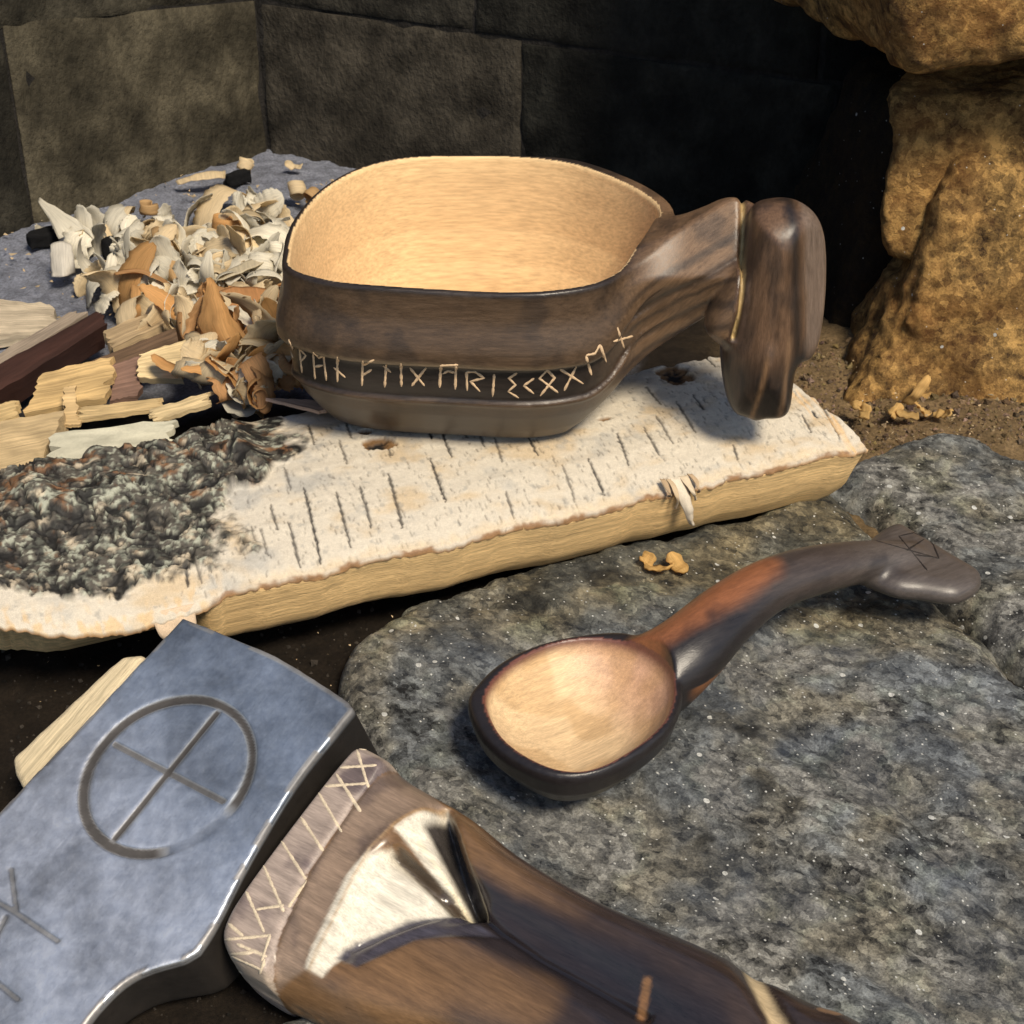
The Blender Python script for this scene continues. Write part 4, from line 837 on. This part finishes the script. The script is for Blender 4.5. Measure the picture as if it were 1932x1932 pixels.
# ------------------------------------------------------------------ kindling, chips, shavings
def plate(name, corners, thick, mat, col, label, cat, group=None, jag=.04, ragged=.0, n=7, round_=.0):
    """split piece: corners = [(px, py, z)...] of its upper face, real thickness"""
    c = [P(*q) for q in corners]; a, b, d, e = c; V = []; nn = unit(np.cross(b - a, e - a)); nn = nn if nn[2] > 0 else -nn
    m = max(n, 12); seed = rng.uniform(0, 50); gd = unit(b - a)
    for i in range(m):
        for j in range(m):
            u, w = i / (m - 1), j / (m - 1); p = (a * (1 - u) + b * u) * (1 - w) + (e * (1 - u) + d * u) * w
            ed = min(i, j, m - 1 - i, m - 1 - j) == 0
            p = p + nn * (jag * float(fbm(p[0] * 1.4 + seed, p[1] * 1.4, p[2] * 1.4, 2)) + round_ * (1 - (2 * w - 1) ** 2))
            if i in (0, m - 1): p = p + gd * ragged * 2.2 * (1.2 * float(noise(w * 14 + seed, i, .5)) + .6 * rng.normal())
            elif ed: p = p + rng.normal(size=3) * ragged * .25
            V.append(p)
    top = np.array(V); V = np.concatenate([top, top - nn * thick]); k = m * m; I_ = np.arange(k).reshape(m, m); Fc = []
    for i in range(m - 1):
        for j in range(m - 1): Fc += [(I_[i, j], I_[i+1, j], I_[i+1, j+1], I_[i, j+1]), (k+I_[i, j+1], k+I_[i+1, j+1], k+I_[i+1, j], k+I_[i, j])]
    bd = list(I_[:, 0]) + list(I_[-1, 1:]) + list(I_[::-1, -1][1:]) + list(I_[0, ::-1][1:-1])
    for p, q in zip(bd, bd[1:] + bd[:1]): Fc.append((q, p, k + p, k + q))
    base = V.mean(0); base[2] = V[:, 2].min()
    uv = np.stack(np.meshgrid(np.arange(m), np.arange(m), indexing='ij'), -1).reshape(-1, 2) / m * [np.linalg.norm(b - a), np.linalg.norm(e - a)]
    lc = np.c_[np.tile(uv, (2, 1)), np.repeat([0, thick], k)] + seed
    cc = np.tile(col, (2 * k, 1)) * (.9 + .3 * fbm(lc[:, 0], lc[:, 1] * 3, lc[:, 2], 3))[:, None]
    return add(name, V, [tuple(map(int, f)) for f in Fc], mat, base=base, lc=lc, col=cc, tag=(label, cat, group), autosmooth=40)
RW = M['raw']
plate('kindling_stick', [(-60,720,1.6), (182,588,1.6), (200,612,1.4), (-60,775,1.3)], 1.1, RW, (.055, .024, .018), 'dark red-brown kindling stick at the left edge, over the ash', 'stick', 'kindling beside the log', .06, .03, round_=.12)
plate('kindling_stick', [(-40,690,1.3), (130,590,1.2), (165,590,1.2), (-40,720,1.25)], .5, RW, (.36, .29, .22), 'grey-white split stick just behind the dark red stick', 'stick', 'kindling beside the log', .05, .05)
plate('kindling_stick', [(-30,562,.5), (100,574,.7), (108,628,.8), (-30,640,.5)], .35, RW, (.60, .50, .36), 'pale flat split stick at the left edge on the ash', 'stick', 'kindling beside the log', .08, .08)
plate('kindling_stick', [(195,625,1.5), (365,555,1.8), (375,578,1.8), (215,655,1.5)], .5, RW, (.45, .33, .19), 'thin tan splinter leaning up towards the amber shaving', 'stick', 'kindling beside the log', .04, .05)
plate('kindling_stick', [(150,690,1.6), (330,618,2.0), (345,640,2.0), (160,720,1.5)], .5, RW, (.16, .10, .06), 'dark brown splinter above the square wood chips', 'stick', 'kindling beside the log', .04, .05)
plate('wood_chip', [(75,705,2.6), (215,672,2.9), (205,748,2.5), (50,778,2.2)], .25, RW, (.64, .44, .20), 'large square yellow wood chip at the left, leaning on its edge', 'wood chip', 'wood chips behind the log', .05, .06)
plate('wood_chip', [(262,668,3.0), (352,640,3.3), (345,715,2.7), (258,712,2.6)], .3, RW, (.72, .55, .30), 'bright square wood chip between the big yellow chip and curls', 'wood chip', 'wood chips behind the log', .04, .04)
plate('wood_chip', [(205,690,2.6), (265,672,2.6), (262,745,2.3), (210,755,2.2)], .3, RW, (.25, .15, .11), 'purplish brown chip wedged between the two square chips', 'wood chip', 'wood chips behind the log', .04, .05)
plate('wood_chip', [(-30,800,2.6), (115,775,2.9), (80,880,2.8), (-30,910,2.5)], .6, RW, (.62, .46, .25), 'pale thick split piece at the left edge behind the bark', 'wood chip', 'wood chips behind the log', .06, .06)
plate('wood_chip', [(100,818,3.3), (335,790,3.7), (310,835,3.4), (92,895,3.2)], .2, M['bark'], (.56, .53, .40), 'greenish white bark flake lying on the fissured log end', 'bark flake', None, .05, .08)
plate('wood_chip', [(150,768,2.7), (300,752,3.0), (300,770,2.9), (150,790,2.7)], .15, RW, (.66, .48, .24), 'long thin yellow splinter below the square chips', 'wood chip', 'wood chips behind the log', .04, .05)
plate('wood_chip', [(280,772,3.0), (390,742,3.2), (395,762,3.1), (290,795,2.9)], .15, RW, (.70, .54, .30), 'pointed pale splinter against the black knobbly bark', 'wood chip', 'wood chips behind the log', .04, .06)
plate('wood_chip', [(120,730,3.0), (140,728,3.0), (150,800,2.6), (118,802,2.6)], .12, RW, (.68, .48, .24), 'narrow upright splinter in front of the big yellow chip', 'wood chip', 'wood chips behind the log', .03, .03)
plate('wood_chip', [(-20,765,2.3), (28,755,2.4), (30,785,2.3), (-20,800,2.2)], .3, RW, (.64, .46, .22), 'small yellow block cut off by the left edge', 'wood chip', 'wood chips behind the log', .03, .04)
plate('wood_chip', [(590,755,3.4), (650,770,3.8), (600,775,3.8), (500,750,3.5)], .1, RW, (.55, .36, .24), 'pinkish splinter tucked under the left side of the bowl', 'wood chip', None, .03, .03)

def curl(center, length, width, r0, r1, rot, col, label, group, cone=0.0, drift=.1, thick=.025, wig=.13, name='wood_shaving', cat='shaving', grow=0.0, tear=.0):
    n, m = 34, 4; V = []; s_ = np.linspace(0, 1, n); r = r0 + (r1 - r0) * s_; th = np.cumsum(np.r_[0, (length / (n - 1)) / r[1:]])
    cx = np.cumsum(np.r_[0, np.cos(th[1:]) * length / (n - 1)]); cz = np.cumsum(np.r_[0, np.sin(th[1:]) * length / (n - 1)])
    seed = rng.uniform(0, 99); tn = np.c_[-np.sin(th), np.cos(th)]
    w = width * (1 - .75 * np.abs(2 * s_ - 1) ** 6) * (1 + cone * s_ + .25 * noise(s_ * 5, seed, 1.) + tear * rng.normal(size=n))
    v = (np.arange(m) / (m - 1) - .5)[None, :]; b = wig * noise(s_[:, None] * 4 + seed, v * 2, 3.); k_ = 1 + grow * v
    top = np.stack([cx[:, None] * k_ + tn[:, :1] * b, v * w[:, None] + (drift * s_ * length)[:, None], cz[:, None] * k_ + tn[:, 1:] * b], -1).reshape(-1, 3)
    top = np.array(top); nv_ = np.repeat(tn, m, 0); bot = top.copy(); bot[:, 0] += nv_[:, 0] * thick; bot[:, 2] += nv_[:, 1] * thick
    V = np.concatenate([top, bot]); k = n * m; I_ = np.arange(k).reshape(n, m); Fc = []
    for i in range(n - 1):
        for j in range(m - 1): Fc += [(I_[i, j], I_[i+1, j], I_[i+1, j+1], I_[i, j+1]), (k+I_[i, j+1], k+I_[i+1, j+1], k+I_[i+1, j], k+I_[i, j])]
    bd = list(I_[:, 0]) + list(I_[-1, 1:]) + list(I_[::-1, -1][1:]) + list(I_[0, ::-1][1:-1])
    for p, q in zip(bd, bd[1:] + bd[:1]): Fc.append((q, p, k + p, k + q))
    uv = np.c_[np.repeat(s_ * length, m), np.tile(np.linspace(0, width, m), n)]
    V -= V.mean(0); Rm = np.array(Matrix.Rotation(rot[2], 3, 'Z') @ Matrix.Rotation(rot[1], 3, 'Y') @ Matrix.Rotation(rot[0], 3, 'X')); V = V @ Rm.T + np.asarray(center)
    base = V.mean(0); base[2] = V[:, 2].min()
    cc = np.tile(col, (2 * k, 1)) * (1 + .18 * np.tile(np.repeat(s_ - .5, m), 2))[:, None]
    return add(name, V, [tuple(map(int, f)) for f in Fc], M['shaving'], base=base, lc=np.c_[np.tile(uv, (2, 1)), np.zeros(2 * k)] + seed, col=cc, tag=(label, cat, group))
AMB, PAL, WHT, TAN = (.66, .38, .15), (.76, .62, .40), (.82, .77, .64), (.56, .37, .18)
GR = 'loose wood shavings behind the bowl'
D = math.radians
# shavings that can be told apart
def flare(rows, col, label, thick=.03, jag=.08):
    c3 = [[P(*q) for q in r] for r in rows]; b = np.mean([q for r in c3 for q in r], 0); b[2] = min(q[2] for r in c3 for q in r)
    o = sheet('wood_shaving', c3, thick, M['shaving'], None, b, col, jag, tag=(label, 'shaving', GR)); return o
flare([[(392,525,4.3), (398,522,4.3), (405,530,4.2)], [(375,590,3.4), (410,575,3.9), (440,600,3.5)], [(370,640,2.7), (430,640,3.5), (490,650,3.0)], [(420,660,2.6), (480,690,3.0), (555,672,2.9)]], AMB, 'large amber flared shaving standing up left of the bowl', .035, .15)
flare([[(285,432,2.3), (298,428,2.4), (312,436,2.3)], [(292,480,1.8), (312,475,2.1), (335,480,1.9)], [(312,530,1.2), (330,530,1.5), (350,530,1.3)]], TAN, 'brown upright curved shaving behind the large amber one')
flare([[(70,378,1.5), (76,374,1.6), (84,384,1.5)], [(90,410,1.3), (120,400,1.6), (130,410,1.4)], [(110,450,.9), (165,430,1.3), (178,452,1.0)]], WHT, 'long white shaving with a pointed tip, farthest left by the wall')
flare([[(95,462,1.2), (118,455,1.3), (135,462,1.2)], [(95,495,.8), (118,490,1.0), (140,495,.8)], [(97,522,.4), (120,522,.5), (142,515,.4)]], (.72, .68, .60), 'short blunt white shaving standing on the ash in front')
flare([[(330,500,1.4), (420,470,1.6), (500,440,1.5)], [(335,515,1.3), (430,490,1.6), (512,470,1.4)]], WHT, 'broad white strip across the middle of the shavings pile')
flare([[(230,520,1.0), (320,520,1.3), (400,505,1.3)], [(228,555,.9), (320,560,1.3), (405,540,1.2)]], WHT, 'wide flat white strip in front of the brown upright shaving')
flare([[(400,520,2.0), (450,500,2.1), (510,470,1.9)], [(405,530,2.0), (455,515,2.1), (515,485,1.9)]], (.66, .58, .42), 'narrow white ribbon running towards the bowl rim')
flare([[(330,340,.5), (380,325,.8), (425,322,.5)], [(335,348,.4), (382,338,.7), (428,335,.4)]], PAL, 'thin arched strip by the wall corner')
flare([[(395,560,2.6), (440,540,2.7), (505,545,2.4)], [(400,590,2.4), (450,575,2.6), (515,580,2.3)], [(420,620,2.2), (470,610,2.4), (520,620,2.2)]], (.60, .31, .13), 'orange-brown crumpled shaving between amber shaving and bowl')
curl(P(282, 392, .8), 3.2, .45, .55, .25, (D(80), 0, D(20)), TAN, 'small ring-shaped curl standing near the left wall', GR)
curl(P(465, 312, .5), 2.6, .5, .3, .35, (D(70), D(20), D(10)), PAL, 'open curl lying by the wall corner', GR)
curl(P(555, 312, .4), 1.0, .4, .4, .5, (D(40), D(70), D(10)), PAL, 'tiny upright flake between the corner curl and the bowl', GR)
curl(P(430, 425, 1.4), 4.2, .7, .75, .3, (D(75), 0, D(-15)), AMB, 'tight orange curl seen end-on near the top of the pile', GR)
curl(P(420, 500, 1.9), 3.6, .7, .55, .22, (D(90), 0, D(40)), PAL, 'rolled shaving in the middle with its spiral end showing', GR)
curl(P(395, 690, 3.0), 4.5, 1.1, .62, .5, (D(10), D(30), D(25)), (.64, .42, .20), 'fat rolled curl between the bright chip and the bowl', GR, drift=.02)
curl(P(520, 690, 3.1), 4.2, 1.3, .5, .4, (D(0), D(20), D(70)), PAL, 'tube-like curl against the left side of the bowl', GR, drift=.02)
curl(P(455, 720, 3.0), 3.0, .8, .45, .35, (D(20), D(80), D(40)), AMB, 'amber curl under the tube-like curl', GR)
curl(P(560, 358, .7), 3.0, .6, .4, .3, (D(60), D(30), D(60)), PAL, 'bushy curl beside the far left shoulder of the bowl', GR)
curl(P(590, 372, .6), 2.6, .5, .35, .25, (D(30), D(60), D(0)), TAN, 'brown curl peeping out behind the bowl rim', GR)
# the anonymous rest of the pile
zone = np.array([(40,400),(160,430),(260,410),(350,400),(430,370),(490,380),(540,440),(560,520),(545,640),(560,720),(520,752),(430,745),(370,735),(360,640),(300,600),(210,580),(140,560),(180,510),(230,470),(170,480)])
ci = 0
while ci < 185:
    px, py = rng.uniform(60, 570), rng.uniform(360, 745)
    if polysdf(np.array([px]), np.array([py]), zone)[0] > -4: continue
    zz_ = .25 + 1.0 * sstep(380, 480, py) * sstep(150, 330, px) + 1.9 * sstep(560, 690, py) + rng.uniform(0, .5)
    warm = py > 545
    colr = [WHT, WHT, WHT, WHT, PAL, PAL][rng.integers(0, 6)] if not warm else [AMB, PAL, PAL, PAL, WHT, (.60, .34, .15)][rng.integers(0, 6)]
    colr = np.array(colr) * rng.uniform(.8, 1.08); L_ = rng.uniform(1.3, 4.6); r0 = rng.uniform(.4, .9) if rng.random() < .3 else rng.uniform(.8, 2.6)
    curl(P(px, py, zz_), L_, rng.uniform(.35, 1.3), r0, r0 * rng.uniform(.3, .9), rng.uniform(0, 6.28, 3), colr,
         ('thin amber or cream shaving in the heap beside the bowl' if warm else 'thin pale shaving in the heap behind on the ash'), GR + (', front' if warm else ', back'), drift=rng.uniform(-.4, .4), thick=.012, tear=.09, wig=.13)
    ci += 1
# small chips on the ground right of the log and between log and spoon
GC = 'small chips on the ground right of the log'
for k_, (px, py, L_, lab) in enumerate([(1728,742,1.7,'longest curved yellow chip at the foot of the ochre boulder'),(1690,775,.8,'yellow chip left of the chip cluster under the boulder'),(1712,782,.8,'rounded yellow chip in the middle of the cluster'),(1740,772,.9,'folded yellow chip right of the cluster middle'),(1780,780,.8,'upright yellow chip farthest right under the boulder'),(1632,778,.8,'brownish chip right by the log corner'),(1618,765,.5,'slim splinter touching the log corner')]):
    curl(P(px, py, .75), L_, .35, 1.1, .7, (rng.uniform(-.6, .6), rng.uniform(-.6, .6), rng.uniform(0, 6)), np.array([.64, .42, .16]) * rng.uniform(.85, 1.1), lab, GC, thick=.05, name='wood_chip', cat='wood chip')
for (px, py, L_, lab) in [(1245,1070,1.0,'broad yellow chip on the stone between log and spoon'),(1278,1062,.8,'jagged yellow chip just right of the broad one'),(1222,1055,.5,'thin splinter left of the broad yellow chip')]:
    curl(P(px, py, 1.0), L_, .45, 1.0, .8, (rng.uniform(-.4, .4), rng.uniform(-.4, .4), rng.uniform(0, 6)), (.66, .42, .15), lab, 'small chips between the log and the spoon', thick=.05, name='wood_chip', cat='wood chip')
# charcoal bits in the ash
for (px, py, s1, lab) in [(232,465,.8,'long black charcoal piece among the pale shavings'),(447,335,.55,'black charcoal lump near the wall corner'),(80,450,.6,'black charcoal lump under the white shaving at left')]:
    c0 = P(px, py, .35); 
    def cf(X, Y, Z): return np.maximum(np.maximum(np.abs((X-c0[0])*.8 + (Y-c0[1])*.6) - s1, np.abs(-(X-c0[0])*.6 + (Y-c0[1])*.8) - s1*.45), np.abs(Z - c0[2]) - s1*.5) + .12 * fbm(X*1.8, Y*1.8, Z*1.8, 3)
    v_, f_ = surface_nets(cf, c0 - 1.4, c0 + 1.4, .09); add('charcoal_piece', v_, f_, M['earth'], base=c0 - [0, 0, s1*.5], col=(.012, .012, .013), tag=(lab, 'charcoal', 'charcoal in the ash'))
# crumbs of wood and bark too small to count
V = []; Fc = []; cr = []
def crumb(p, s):
    k = len(V); q = [p + s * rng.normal(size=3) * [1, 1, .5] for _ in range(4)]; V.extend(q); Fc.extend([(k, k+1, k+2), (k, k+2, k+3), (k, k+3, k+1), (k+1, k+3, k+2)]); cr.extend([np.array([.66, .52, .32]) * rng.uniform(.6, 1.2)] * 4)
for _ in range(420):
    px, py = rng.uniform(0, 640), rng.uniform(330, 700); crumb(P(px, py, .15), rng.uniform(.02, .09))
for _ in range(160):
    px, py = rng.uniform(60, 1000), rng.uniform(1150, 1480); p = P(px, py, .1); crumb(p, rng.uniform(.015, .04))
for _ in range(90):
    px, py = rng.uniform(1600, 1932), rng.uniform(680, 830); crumb(P(px, py, .6), rng.uniform(.02, .06))
GV = []; GF = []; gcl = []
for _ in range(2600):
    px, py = rng.uniform(1480, 1960), rng.uniform(640, 850); sz = rng.choice([.04, .06, .09, .16], p=[.5, .3, .15, .05]) * rng.uniform(.7, 1.3)
    p = P(px, py, .3); p[2] = float(ground_z(np.array([p[0]]), np.array([p[1]]))[0]) + sz * .2
    k = len(GV); dirs = [(1, 0, 0), (-1, 0, 0), (0, 1, 0), (0, -1, 0), (0, 0, 1), (0, 0, -1)]; Rr = np.linalg.qr(rng.normal(size=(3, 3)))[0]
    for d_ in dirs: GV.append(p + (Rr @ np.array(d_)) * sz * rng.uniform(.6, 1.15))
    for t in ((0, 2, 4), (2, 1, 4), (1, 3, 4), (3, 0, 4), (2, 0, 5), (1, 2, 5), (3, 1, 5), (0, 3, 5)): GF.append(tuple(k + q for q in t))
    gcl += [np.array([.30, .21, .11]) * rng.uniform(.3, 1.4) * [1, rng.uniform(.9, 1.1), rng.uniform(.8, 1.5)]] * 6
for _ in range(1800):
    px, py = rng.uniform(0, 1150), rng.uniform(1080, 1500) if rng.random() < .75 else rng.uniform(1780, 1960); sz = rng.choice([.03, .05, .08, .14], p=[.5, .3, .15, .05]) * rng.uniform(.7, 1.3)
    p = P(px, py, -.3); p[2] = float(ground_z(np.array([p[0]]), np.array([p[1]]))[0]) + sz * .2
    k = len(GV); Rr = np.linalg.qr(rng.normal(size=(3, 3)))[0]
    for d_ in dirs: GV.append(p + (Rr @ np.array(d_)) * sz * rng.uniform(.6, 1.15))
    for t in ((0, 2, 4), (2, 1, 4), (1, 3, 4), (3, 0, 4), (2, 0, 5), (1, 2, 5), (3, 1, 5), (0, 3, 5)): GF.append(tuple(k + q for q in t))
    gcl += [np.array([.05, .042, .034]) * rng.uniform(.3, 2.2)] * 6
og = add('gravel', np.array(GV), GF, M['earth'], col=np.array(gcl), smooth=False); settag(og, 'fine gravel, ochre by the boulder and dark beneath the log', 'gravel', None, 'stuff')
o = add('wood_crumbs', np.array(V), Fc, M['shaving'], col=np.array(cr), smooth=False); settag(o, 'tiny wood crumbs scattered over ash and earth', 'crumbs', None, 'stuff')
